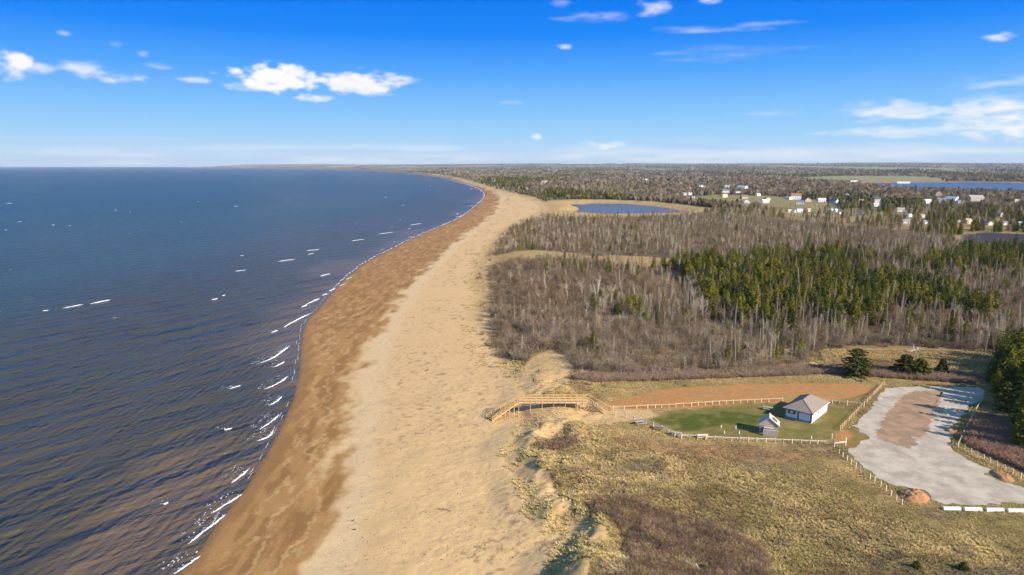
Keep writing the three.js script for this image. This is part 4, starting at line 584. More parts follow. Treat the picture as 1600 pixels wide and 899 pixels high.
Object.assign(M, {
  bark: std({ color: col(0.17, 0.13, 0.1) }), greyBark: std({ color: col(0.36, 0.3, 0.225) }), paleBark: std({ color: col(0.56, 0.5, 0.42) }),
  twigs: [col(0.35, 0.275, 0.18), col(0.235, 0.175, 0.11), col(0.47, 0.39, 0.275), col(0.26, 0.17, 0.1), col(0.14, 0.1, 0.062)].map((c) => std({ color: c, roughness: 1 })),
  brush: [col(0.21, 0.15, 0.092), col(0.16, 0.105, 0.065), col(0.28, 0.21, 0.135)].map((c) => std({ color: c, roughness: 1 })),
  needles: [col(0.15, 0.145, 0.013), col(0.1, 0.105, 0.013), col(0.21, 0.185, 0.016), col(0.062, 0.072, 0.014)].map((c) => std({ color: c, roughness: 0.95, specularIntensity: 0.12, side: THREE.DoubleSide })),
  stuffWhite: std({ color: col(1, 1, 1), roughness: 1, specularIntensity: 0.12 }),
});
const kinds = {
  dead: { name: 'bare_tree', cat: 'tree', shapes: [deadTree(11, 9, 1.6, 90), deadTree(12, 10, 1.4, 90), deadTree(13, 7, 2.5, 130), bareTree(14, 9, 0.6), bareTree(15, 8, 0.8), deadTree(16, 11, 1.3, 90), deadTree(17, 6, 2.2, 120)], trunk: M.greyBark, mats: M.twigs, label: 'leafless grey tree in the thin wood beyond the yard', group: 'leafless trees of the wood', stuff: ['bare_woodland', 'mass of leafless grey trees stretching back to the pond and village', 'woodland'] },
  shrub: { name: 'bare_shrub', cat: 'shrub', shapes: [shrub(21, 2.8, 1.5, 34), shrub(22, 2.2, 1.7, 34), shrub(23, 3.4, 1.4, 36), bareTree(24, 4.2, 0.9)], trunk: M.greyBark, mats: M.brush, label: 'leafless brown shrub in the tangled scrub edging the wood', group: 'leafless shrubs of the scrub', stuff: ['bare_scrub', 'tangled brown scrub of leafless bushes behind the dune', 'scrub'] },
  spruce: { name: 'spruce_tree', cat: 'tree', shapes: [spruce(31, 8.5, 2.3, 18), spruce(32, 9.5, 2.6, 19), spruce(33, 7, 2.6, 15), spruce(34, 10.5, 2.2, 21), spruce(35, 7.8, 3.0, 16)], trunk: M.bark, mats: M.needles, label: 'green spruce in the evergreen stands of the wood', group: 'spruces of the wood', stuff: ['spruce_woodland', 'dark green spruces scattered through the wood and village', 'woodland'] },
};
const trees = { dead: [], shrub: [], spruce: [] };
const houseAt = HOUSES.map((h) => [h[0], h[1], h[2]]);
function nearHouse(x, z) { for (const [hx, hz, w] of houseAt) { const dx = x - hx, dz = z - hz; if (dx * dx + dz * dz < (w * 0.75 + 3) ** 2) return true; if (dz > 0 && dz < 125 + w && Math.abs(x / -z - hx / -hz) * -hz < w * 0.62) return true; } return false; }
{
  const r = rng(101), b = bbox(FOREST);
  for (let z = -172; z > b[2]; z -= clamp(3.0 * (-z / 300) ** 0.8, 2.2, 7)) for (let x = Math.max(-40, z * -0 - 40); x < Math.min(b[1], -z * 0.82 + 12); x += clamp(3.0 * (-z / 300) ** 0.5, 2.4, 5)) {
    const px = x + (r() - 0.5) * 3, pz = z + (r() - 0.5) * 3.4, q = r(), q2 = r(), q3 = r();
    const f = Z.FOREST(px, pz), n = fbm(px / 14, pz / 14, 3, 111), n2 = fbm(px / 45, pz / 45, 2, 113); if (f < 0.5 || px / -pz > 0.8) continue;
    if (Z.CLEARING(px, pz) > -1 || Z.STRIP(px, pz) > -4 || Z.STRIPB(px, pz) > -3 || Z.CLOUD_SHADE(px, pz) > -4) continue;
    const g = Math.max(Z.GREEN(px, pz), Z.GREENB(px, pz)) + (n - 0.5) * 38;
    const dD = duneD(px, pz);
    if (g > 0) { if (q < 0.9) trees[q2 < 0.68 ? 'spruce' : 'dead'].push([px, pz, 0.75 + 0.45 * q3 - (f < 6 ? 0.2 : 0), q2]); continue; }
    const low = 0.75 * sm(60, 20, dD + (n - 0.5) * 50) * sm(-480, -330, pz) + sm(6, 1, f) * 0.35 + 0.12;
    if (n < 0.4 && q < 0.55 && f > 6) { if (q2 < 0.35) trees.shrub.push([px, pz, 0.4 + 0.4 * q3, q]); continue; }
    if (q2 < low || n2 < 0.3) { trees.shrub.push([px, pz, 0.85 + 0.75 * q3, q]); if (q < 0.3) trees.dead.push([px, pz, 0.35 + 0.35 * q3, q2]); }
    else if (q < 0.05 + (n2 > 0.5 ? 0.06 : 0)) trees.spruce.push([px, pz, 0.45 + 0.4 * q3, q]);
    else trees.dead.push([px, pz, 0.55 + 0.5 * q3 + 0.5 * (n - 0.5), q]);
    if (q3 > 0.55) trees.shrub.push([px + 1.5, pz + 1.2, 0.6 + 0.5 * q, q2]);
  }
  for (let k = 0; k < 700; k++) { const x = 82 + r() * 70, z = -112 - r() * 110; const d = Z.GREENC(x, z); if (d > 0.5 && x / -z < 0.86) trees.spruce.push([x, z, 0.7 + 0.55 * r(), r()]); }
  for (const [x, z, s2] of LOTTREES) trees.spruce.push([x, z, s2, r()]);
  for (const [k, n] of [['SCRUB', 520], ['SCRUBR', 260]]) { const bb = bbox({ SCRUB, SCRUBR }[k]); for (let i = 0; i < n; i++) { const x = mix(bb[0], bb[1], r()), z = mix(bb[2], bb[3], r()); if (Z[k](x, z) > 0.2 && x / -z < 0.84) trees.shrub.push([x, z, 0.3 + 0.3 * r(), r()]); } }
  // dune face and edge of the scrub
  for (let k = 0; k < 3200; k++) { const z = -176 - r() * 450, x = -30 + r() * 70, d = duneD(x, z); if (d > -2.5 && d < 26 && fbm(x / 6, z / 6, 2, 121) > 0.5 && Z.SANDHILL(x, z) < -0.5 && Z.STRIPB(x, z) < 0) trees.shrub.push([x, z, 0.28 + 0.4 * r(), r()]); }
  // village and the woods behind it
  for (let k = 0; k < 7600; k++) {
    const py = 287 + 88 * r() ** 0.8, z = -58 * 1080 / (py - 258), x = mix(0.22, 0.82, r()) * -z, q = r(), q2 = r(), s = 0.7 + 0.5 * r();
    if (Z.POND(x, z) > -15 || Z.MARSH(x, z) > -6 || Z.BAY(x, z) > -25 || Z.FOREST(x, z) > -3 || Z.CLOUD_SHADE(x, z) > -3 || nearHouse(x, z)) continue;
    const inF = Z.FIELD(x, z) > 0, n = fbm(x / 60, z / 90, 3, 131); if (inF && q < 0.9) continue; if (n < 0.34) continue;
    const east = sm(0.42, 0.7, x / -z) * 0.3;
    trees[q2 < 0.16 + east * sm(-1200, -800, z) + (n > 0.6 ? 0.16 : 0) - 0.06 ? 'spruce' : 'dead'].push([x, z, s, q]);
  }
}
const PLACES = {
  dead: (x, z) => z > -235 && x < 30 ? ['leafless grey tree at the wood edge beside the pale sand slope', 'trees by the sand slope'] : x < 25 ? ['leafless grey tree in the low scrubby wood behind the dune', 'trees of the scrubby wood'] : z > -235 && x < 75 ? ['leafless grey tree at the wood edge behind the red soil strip', 'trees behind the soil strip'] : x > 85 ? ['tall leafless grey tree beyond the straw coloured clearing', 'trees beyond the clearing'] : ['leafless grey tree close in front of the green spruce stand', 'trees before the spruce stand'],
  shrub: (x, z) => Z.SCRUBR(x, z) > -2 ? ['reddish leafless shrub beside the fence on the far side of the lot', 'shrubs beside the lot'] : Z.SCRUB(x, z) > -1 ? ['low leafless shrub in the brown strip behind the red soil', 'shrubs behind the soil strip'] : duneD(x, z) < 14 ? ['leafless shrub rooted on the sandy dune edge above the beach', 'shrubs on the dune edge'] : ['leafless brown shrub among the trees of the wood edge', 'shrubs of the wood edge'],
  spruce: (x, z) => z > -190 ? ['dark green spruce in the clump overhanging the end of the lot', 'spruces beside the lot'] : Math.max(Z.GREEN(x, z), Z.GREENB(x, z)) > -9 ? ['green spruce of the evergreen stand within the grey wood', 'spruces of the main stand'] : ['green spruce standing apart among leafless grey trees', 'lone spruces in the grey wood'],
};
const inView = (x, z) => { const u = x / -z; return z < -92 && Math.abs(u) < 0.735; };
const shapeOf = (k, K, x, v) => { const n = Math.floor(v * 997); return k === 'dead' && x < 48 ? [2, 3, 4, 6, 4, 6, 0][n % 7] : n % K.shapes.length; };
function tuneColour(c, v) { return c.clone().multiplyScalar(0.82 + 0.36 * v); }
for (const [k, K] of Object.entries(kinds)) {
  const list = trees[k].map((t) => [...t, heightAt(t[0], t[1])]);
  list.sort((a, b) => (inView(b[0], b[1]) - inView(a[0], a[1])) || (a[1] ** 2 + a[0] ** 2) / a[2] ** 2 - (b[1] ** 2 + b[0] ** 2) / b[2] ** 2);
  const protos = new Map(), where = PLACES[k];
  list.slice(0, 300).forEach(([x, z, s, v, y], i) => {
    const n = shapeOf(k, K, x, v); let o;
    if (protos.has(n)) { o = protos.get(n).clone(); o.name = numbered(K.name); scene.add(o); }
    else { o = thing(K.name, K.label, K.cat, [0, 0, 0], 0, K.group); part(k === 'shrub' ? 'stems' : 'trunk', K.shapes[n][0], K.trunk, o); part('crown', K.shapes[n][1], K.mats[0], o); protos.set(n, o); }
    o.userData = { ...o.userData, label: where(x, z)[0], group: where(x, z)[1] }; o.position.set(x, y, z); o.rotation.set((hash(i, 1, 3) - 0.5) * 0.2, v * 40, (hash(i, 2, 3) - 0.5) * 0.2); o.scale.set(s, s * (0.9 + 0.2 * hash(i, 3, 3)), s); o.children[1].material = K.mats[Math.floor(v * 7919) % K.mats.length];
  });
  const rest = list.slice(300), bins = K.shapes.map(() => []); rest.forEach((t) => bins[shapeOf(k, K, t[0], t[3])].push(t));
  const holder = thing(K.stuff[0], K.stuff[1], K.stuff[2]); holder.userData.kind = 'stuff';
  bins.forEach((bin, n) => {
    if (!bin.length) return;
    const g = mergeGeometries(K.shapes[n]), m = new THREE.InstancedMesh(g, k === 'spruce' ? M.stuffWhite : M.stuffWhite, bin.length), o = new THREE.Object3D(); m.name = 'trees';
    bin.forEach(([x, z, s, v, y], i) => { o.position.set(x, y, z); o.rotation.set((hash(i, 1, 5) - 0.5) * (k === 'spruce' ? 0.1 : 0.3), v * 40, (hash(i, 2, 5) - 0.5) * (k === 'spruce' ? 0.1 : 0.3)); o.scale.set(s * (1 + 0.35 * sm(-500, -1500, z)), s * (0.9 + 0.2 * hash(i, 3, 5)), s * (1 + 0.35 * sm(-500, -1500, z))); o.updateMatrix(); m.setMatrixAt(i, o.matrix); m.setColorAt(i, tuneColour(K.mats[Math.floor(v * 7919) % K.mats.length].color, hash(i, 4, 5))); });
    m.castShadow = m.receiveShadow = true; m.userData.kind = 'stuff'; holder.add(m);
  });
  console.log(k, list.length);
}
// single trees and bushes one can pick out
{
  const bushes = [[8, 6.0, 'broad dark pine bush behind the red soil strip'], [5.8, 5.2, 'broad green juniper bush behind the top of the gravel lot'], [5, 4.0, 'green bush between the broad juniper and the round bush'], [4.6, 2.3, 'small round green bush beside the top of the gravel lot'], [1.1, 1.0, 'tiny green bush beside the grey dead tree in the brown thicket'], [1.4, 0.85, 'small dark bush alone in the near dry meadow'], [1.4, 0.95, 'small dark bush near the corner of the dry meadow']];
  BIGBUSH.forEach(([x, z], i) => { const [h, R, label] = bushes[i], t = thing('evergreen_bush', label, 'bush', [x, heightAt(x, z), z], i * 1.3), s = spruce(60 + i, h, R, 15, i < 4 ? 24 : 8, 0.0); part('stem', s[0], M.bark, t); part('crown', s[1], M.needles[[3, 3, 1, 3, 1, 3, 3][i]], t); });
  const [bx, bz] = BIRCH[0], t = thing('birch_tree', 'dead white forked birch standing out in the grey scrub', 'tree', [bx, heightAt(bx, bz), bz]); const m = new MB(); m.cone([0, -0.2, 0], [1.6, 10.5, 0], 0.24, 0.05, 6).cone([0.1, 0.8, 0], [-1.9, 8, 0.4], 0.16, 0.03, 5); part('trunk', m.geo(), M.birch, t); const c = new MB(), r = rng(4); for (let k = 0; k < 16; k++) { const y = 3 + r() * 7, a = r() * 6.28; c.cone([1.6 * y / 10.5, y, 0], [1.6 * y / 10.5 + Math.cos(a) * 1.1, y + 0.8, Math.sin(a) * 1.1], 0.05, 0); } part('crown', c.geo(), M.birch, t);
  const fl = [['white bleached dead tree lying at the edge of the straw clearing', 4, M.bleached, 40, 0.09], ['dark dead branch lying on the pale sand slope above the boardwalk', 3, M.drift, 26, 0.05], ['smaller dark dead branch on the sand slope, lower down', 2.2, M.drift, 20, 0.045], ['grey skeleton of a dead shrub in the near brown thicket', 2.6, M.bleached, 60, 0.05]];
  FALLEN.forEach(([x, z], i) => { const [label, s, mat, n, rad] = fl[i], o = thing('dead_tree', label, 'dead tree', [x, heightAt(x, z), z], i * 0.7 + 0.3), a = new MB(), b = new MB(), q = rng(70 + i); a.cone([-s * 0.6, 0.1, 0], [s * 0.7, 0.7, 0.3], rad * 2.2, rad, 5).cone([0, 0.3, 0], [0.3, s * 0.55, -0.5], rad * 1.8, rad * 0.6, 5);
    for (let k = 0; k < n; k++) { const f = q(), p = [mix(-s * 0.5, s * 0.7, f), 0.1 + 0.6 * f, 0.2], e = q() * 6.28, l = s * (0.2 + 0.35 * q()); b.cone(p, [p[0] + Math.cos(e) * l, Math.max(0.02, p[1] + l * (0.1 + 0.9 * q()) * 0.8), p[2] + Math.sin(e) * l], rad * 0.7, 0); } part('trunk', a.geo(), mat, o); part('branches', b.geo(), mat, o); });
  const dl = ['dark driftwood stump lying on the open sand', 'curved dark stick lying on the trodden sand', 'small dark lump of wrack on the smooth sand strip', 'smaller dark lump of wrack on the smooth sand strip', 'short dark stick on the sand farther up the beach'];
  DRIFT.forEach(([x, z], i) => { const o = thing('driftwood', dl[i], 'driftwood', [x, heightAt(x, z), z], i * 2 + 0.6), L = [0.9, 2.4, 0.35, 0.28, 1.4][i], pts = [0, 1, 2, 3, 4].map((k) => new THREE.Vector3((k / 4 - 0.5) * L, 0.1 + 0.06 * k, Math.sin(k * 0.9 + i) * L * 0.14)); part('log', new THREE.TubeGeometry(new THREE.CatmullRomCurve3(pts), 10, [0.22, 0.06, 0.12, 0.1, 0.06][i], 6), M.drift, o); const b = new MB(); b.cone([0, 0.15, 0], [0.3 * L, 0.25 + 0.25 * L, 0.1], 0.07, 0.02, 5); part('branch', b.geo(), M.drift, o); });
}

// ------------------------------------------------------------------ the village
{
  const wallC = { white: [0.78, 0.78, 0.76], cream: [0.72, 0.64, 0.43], tan: [0.48, 0.38, 0.27], yellow: [0.72, 0.53, 0.24], paleblue: [0.55, 0.66, 0.72], palegreen: [0.55, 0.6, 0.5], grey: [0.42, 0.41, 0.4], red: [0.42, 0.12, 0.09], rustwall: [0.5, 0.26, 0.13] };
  const roofC = { charcoal: [0.09, 0.09, 0.1], grey: [0.3, 0.3, 0.31], slate: [0.17, 0.19, 0.23], brown: [0.2, 0.14, 0.1], pale: [0.62, 0.62, 0.62], tan: [0.42, 0.34, 0.26], rust: [0.36, 0.15, 0.09], purple: [0.1, 0.06, 0.16], navy: [0.05, 0.075, 0.13], red: [0.45, 0.15, 0.08], green: [0.2, 0.25, 0.22] };
  const wm = {}, rm = {}; for (const k in wallC) wm[k] = std({ color: col(...wallC[k]), roughness: 0.8 }); for (const k in roofC) rm[k] = std({ color: col(...roofC[k]), roughness: 0.85 });
  const r = rng(303);
  HOUSES.forEach(([x, z, w, wall, roof, st, label]) => {
    const small = w < 6.5, turn = (r() - 0.5) * 1.1 + (r() < 0.35 ? Math.PI / 2 : 0), D = small ? w * 0.75 : clamp(w * 0.62, 5, 11), H = small ? 2.6 : st * 3.0 + 0.5, P = D * (0.28 + 0.16 * r()), e = 0.35;
    const t = thing(small ? 'cabin' : 'house', label, /barn/.test(label) ? 'barn' : /camper/.test(label) ? 'camper' : /shed|hut/.test(label) ? 'shed' : 'house', [x, heightAt(x, z) - 0.2, z], turn, 'houses of the village');
    const s = new THREE.Shape([[-D / 2, 0], [D / 2, 0], [D / 2, H], [0, H + P], [-D / 2, H]].map((q) => new THREE.Vector2(...q))), g = new THREE.ExtrudeGeometry(s, { depth: w, bevelEnabled: false }); g.translate(0, 0, -w / 2); g.rotateY(Math.PI / 2); part('wall', g, wm[wall], t);
    const sl = Math.atan2(P, D / 2), len = Math.hypot(P, D / 2) + e; let ro;
    for (const k of [-1, 1]) { const q = new THREE.BoxGeometry(w + 2 * e, 0.14, len); q.translate(0, 0, k * len / 2); q.rotateX(k * sl); q.translate(0, H + P + 0.08, 0); ro = part('roof_slope', q, rm[roof], t); }
    if (!small) { part('chimney', box(0.6, 1.3, 0.6, w * 0.22, H + P * 0.75 + 0.5, D * 0.12), M.rock, ro);
      const n = Math.max(2, Math.round(w / 4)); for (const zz of [-1, 1]) for (let f = 0; f < st; f++) for (let k = 0; k < n; k++) { const wx = (k + 0.5) / n * w - w / 2; const o = part('window', box(1.1, 1.2, 0.08, wx, 1.5 + f * 2.7, zz * (D / 2 + 0.02)), M.whitePaint, t); part('pane', box(0.9, 1.0, 0.04, wx, 1.5 + f * 2.7, zz * (D / 2 + 0.06)), M.glass, o); }
      for (const xx of [-1, 1]) { const o = part('window', box(0.08, 1.2, 1.1, xx * (w / 2 + 0.02), 1.5, 0), M.whitePaint, t); part('pane', box(0.04, 1.0, 0.9, xx * (w / 2 + 0.06), 1.5, 0), M.glass, o); } }
    part('door', box(0.95, 2.0, 0.08, w * 0.28, 1.2, D / 2 + 0.03), M.greyTrim, t);
  });
}

// ------------------------------------------------------------------ far woods, one mass
{
  const tuft = (seed, green) => { const r = rng(seed), m = new MB(); if (green) { for (let l = 0; l < 5; l++) for (let k = 0; k < 6; k++) { const y = 1 + l * 1.7, R = 2.6 * (1.05 - l / 5), a = k * 1.05 + l * 0.5 + r() * 0.5; m.cone([Math.cos(a) * R, y - 0.8, Math.sin(a) * R], [Math.cos(a) * R * 0.2, y + 2.2, Math.sin(a) * R * 0.2], 0.75, 0); } m.cone([0, 6, 0], [0, 10.5, 0], 0.8, 0, 4); } else for (let k = 0; k < 26; k++) { const a = r() * 6.28, R = 2.6 * Math.sqrt(r()), b = [Math.cos(a) * R, 3 + r() * 3.5, Math.sin(a) * R]; m.cone([b[0] * 0.35, 0.5, b[2] * 0.35], [b[0] * 1.25, b[1] + 2.5, b[2] * 1.25], 0.24 + 0.2 * r(), 0); } return m.geo(); };
  const shapes = [tuft(1, false), tuft(2, false), tuft(3, false), tuft(4, true), tuft(5, true)], bins = shapes.map(() => []), r = rng(404);
  for (let k = 0; k < 64000; k++) {
    const py = 259.6 + 64 * r() ** 1.5, z = Math.max(-58 * 1080 / (py - 258), -15000), x = mix(-0.35, 0.85, r()) * -z, q = r(), q2 = r(), q3 = r();
    if (z > -900) continue;
    const dS = shoreD(x, z); if (dS < 10) continue; const dD = duneD(x, z), sc = clamp(-z / 1500, 1, 3.2);
    if (dD < 12 * sc || Z.POND(x, z) > -18 || Z.MARSH(x, z) > -8 || Z.BAY(x, z) > -35 || Z.FARFIELD(x, z) > -10 + q * 30 || Z.FOREST(x, z) > -5 || Z.FIELD(x, z) > -10) continue;
    if (z > -2600 && nearHouse(x, z)) continue;
    if (z < -2600 && fbm(x / 700 + 9, z / 1700, 4, 73) > 0.58) continue;
    const g = fbm(x / 260, z / 900, 4, 71) + (dD < 140 ? 0.12 : 0), green = q2 < 0.05 + 0.55 * sm(0.54, 0.66, g);
    bins[green ? 3 + Math.floor(q * 2) : Math.floor(q * 3)].push([x, z, (0.75 + 0.5 * q3) * (1 + (sc - 1) * 0.25), (1 + (sc - 1) * 0.9) * (0.8 + 0.5 * q3), q, green, dD]);
  }
  const holder = thing('distant_forest', 'far woods of bare and evergreen trees reaching to the horizon', 'woods'); holder.userData.kind = 'stuff'; let n = 0;
  bins.forEach((bin, b) => { const m = new THREE.InstancedMesh(shapes[b], M.stuffWhite, bin.length), o = new THREE.Object3D(), pal = b > 2 ? M.needles : M.twigs; n += bin.length; m.name = 'trees'; bin.forEach(([x, z, s, wd, q, gr, dD], i) => { o.position.set(x, heightAt(x, z) - 0.3, z); o.rotation.set(0, q * 50, 0); const k = dD < 60 ? 0.55 : 1; o.scale.set(wd * k, s * k, wd * k); o.updateMatrix(); m.setMatrixAt(i, o.matrix); m.setColorAt(i, tuneColour(pal[Math.floor(q * 7919) % pal.length].color, hash(i, 7, 9)).multiplyScalar(b > 2 ? 0.55 : 0.72)); }); m.castShadow = m.receiveShadow = true; m.userData.kind = 'stuff'; holder.add(m); });
  console.log('far', n);
}

// ------------------------------------------------------------------ ground cover: marram and meadow grass, brown thicket
{
  const tuft = (seed, n, H, R, w) => { const r = rng(seed), m = new MB(); for (let k = 0; k < n; k++) { const a = r() * 6.283, o = r() * R * 0.5, b = a + (r() - 0.5), p = [Math.cos(a) * o, -0.03, Math.sin(a) * o], h = H * (0.5 + 0.5 * r()), t = R * (0.4 + 0.8 * r()), mid = [p[0] + Math.cos(b) * t * 0.45, h * 0.75, p[2] + Math.sin(b) * t * 0.45], e = [p[0] + Math.cos(b) * t, h * (0.8 + 0.3 * r()), p[2] + Math.sin(b) * t], s = [-Math.sin(b) * w, 0, Math.cos(b) * w]; const q0 = [p[0] - s[0], p[1], p[2] - s[2]], q1 = [p[0] + s[0], p[1], p[2] + s[2]], m0 = [mid[0] - s[0], mid[1], mid[2] - s[2]], m1 = [mid[0] + s[0], mid[1], mid[2] + s[2]]; m.tri(q0, q1, m1).tri(q0, m1, m0).tri(m0, m1, e); } return m.geo(); };
  const G1 = [tuft(1, 16, 0.5, 0.34, 0.022), tuft(2, 14, 0.42, 0.4, 0.024), tuft(3, 18, 0.6, 0.3, 0.02)], G2 = [shrub(41, 0.95, 0.6, 12), shrub(42, 0.75, 0.7, 12)].map((s) => mergeGeometries(s));
  const bins = { grass: G1.map(() => []), thicket: G2.map(() => []) }, r = rng(505);
  const put = (k, x, z, s, c) => { const b = bins[k]; b[Math.floor(r() * b.length)].push([x, z, s, c]); };
  const straw = [0.6, 0.445, 0.2], oliveG = [0.34, 0.265, 0.09], rustG = [0.33, 0.2, 0.1], brownT = [0.26, 0.16, 0.1], plumT = [0.3, 0.2, 0.14];
  for (let k = 0; k < 300000; k++) {
    const z = -84 - 130 * r() ** 1.15, x = mix(-0.05, 0.86, r()) * -z, q = r(), q2 = r(), q3 = r(); if (x < -5) continue;
    const n1 = fbm(x / 7, z / 7, 3, 41), n2 = fbm(x / 28, z / 28, 3, 43), e = (n1 - 0.5) * 5;
    const flat = Math.max(Z.LOT(x, z), Z.LAWN(x, z), Z.REDLOT(x, z), Z.SOIL(x, z) - 0.5); if (flat > -0.4) continue;
    const dD = duneD(x, z); if (dD < -1) continue;
    const sandy = Math.max(Z.SANDGAP(x, z) + e * 0.6, Z.SANDHILL(x, z) + e * 0.4, Z.RIDGESAND(x, z) + e * 0.4); if (sandy > 0 && q < 0.94) continue;
    if (dD < 3.6 + e && q < 0.8) continue;
    if (Z.SCRUB(x, z) > 0 || Z.SCRUBR(x, z) > 0) { if (q < 0.42) put('thicket', x, z, 1.1 + 0.9 * q2, Z.SCRUBR(x, z) > 0 ? mix3([0.4, 0.22, 0.14], plumT, q3) : mix3([0.36, 0.25, 0.16], plumT, q3)); continue; }
    if (Math.max(Z.THICKET(x, z), Z.THICKETB(x, z)) + e * 0.6 > 0) { if (q < 0.34) put('thicket', x, z, 0.75 + 0.6 * q2, mix3(brownT, q3 > 0.8 ? straw : plumT, q3).map((v) => v * (0.4 + 0.75 * fbm(x / 2.5, z / 2.5, 3, 148)))); continue; }
    if (n2 > 0.62 && q < 0.05) { put('thicket', x, z, 0.5 + 0.4 * q2, brownT); continue; }
    if (fbm(x / 3, z / 3, 2, 143) < 0.36 && q < 0.75) continue;
    const gr = clamp(sm(0.45, 0.7, n2) * 0.5 + sm(-3, 3, Z.FORE_GREEN(x, z) + e) * 0.5 * (0.4 + n1)); let c = mix3(straw, oliveG, clamp(gr + (q2 - 0.5) * 0.7)); if (q3 > 0.93 || (Z.REDGRASS(x, z) + e > 0 && q2 < 0.6)) c = rustG;
    const lowb = sm(-14, -2, Z.FLAT(x, z)) * 0.45;
    const pt = fbm(x / 3.6, z / 3.6, 3, 147), pb = fbm(x / 12, z / 9, 3, 149); c = mix3(c, [0.3, 0.22, 0.13], sm(0.55, 0.72, pb) * 0.8); if (dD < 9) c = mix3([0.42, 0.33, 0.13], c, sm(3, 9, dD)); if (dD < 6 && pt < 0.44) continue;
    put('grass', x, z, (0.4 + 0.5 * q3 + 0.35 * (pt - 0.4)) * (1 - lowb), c.map((v) => v * (0.62 + 0.7 * q) * (0.55 + 0.85 * pt)));
  }
  // straw clearing and the strips in the wood
  for (const [p, f, n] of [[CLEARING, Z.CLEARING, 9000], [STRIP, Z.STRIP, 2500]]) { const b = bbox(p); for (let k = 0; k < n; k++) { const x = mix(b[0], b[1], r()), z = mix(b[2], b[3], r()); if (f(x, z) > 0) put('grass', x, z, 0.9 + 0.6 * r(), [0.5, 0.35, 0.15].map((v) => v * (0.75 + 0.4 * r()))); } }
  // marram on the dune crest beside the wood
  for (let k = 0; k < 9000; k++) { const z = -200 - r() * 330, x = -30 + r() * 60, d = duneD(x, z); if (d > -9 && d < 18 && fbm(x / 5, z / 5, 2, 145) > 0.5 && Z.SANDHILL(x, z) < 0) put('grass', x, z, 0.8 + 0.6 * r(), [0.42, 0.32, 0.13].map((v) => v * (0.75 + 0.5 * r()))); }
  const add = (k, G, name, label, cat) => { const h = thing(name, label, cat); h.userData.kind = 'stuff'; let n = 0; bins[k].forEach((b, i) => { const m = new THREE.InstancedMesh(G[i], M.blade, b.length), o = new THREE.Object3D(), cc = new THREE.Color(); m.name = 'tufts'; n += b.length; b.forEach(([x, z, s, c], j) => { o.position.set(x, heightAt(x, z) - 0.02, z); o.rotation.set(0, (j * 2.399) % 6.283, 0); o.scale.setScalar(s); o.updateMatrix(); m.setMatrixAt(j, o.matrix); m.setColorAt(j, cc.setRGB(...c)); }); m.castShadow = m.receiveShadow = true; m.userData.kind = 'stuff'; h.add(m); }); console.log(name, n); };
  M.blade = std({ color: col(1, 1, 1), roughness: 1, side: THREE.DoubleSide });
  add('grass', G1, 'dune_grass', 'straw coloured marram and meadow grass over the dune', 'grass'); add('thicket', G2, 'brown_thicket', 'low brown leafless thicket on the near dune and yard edge', 'thicket');
}

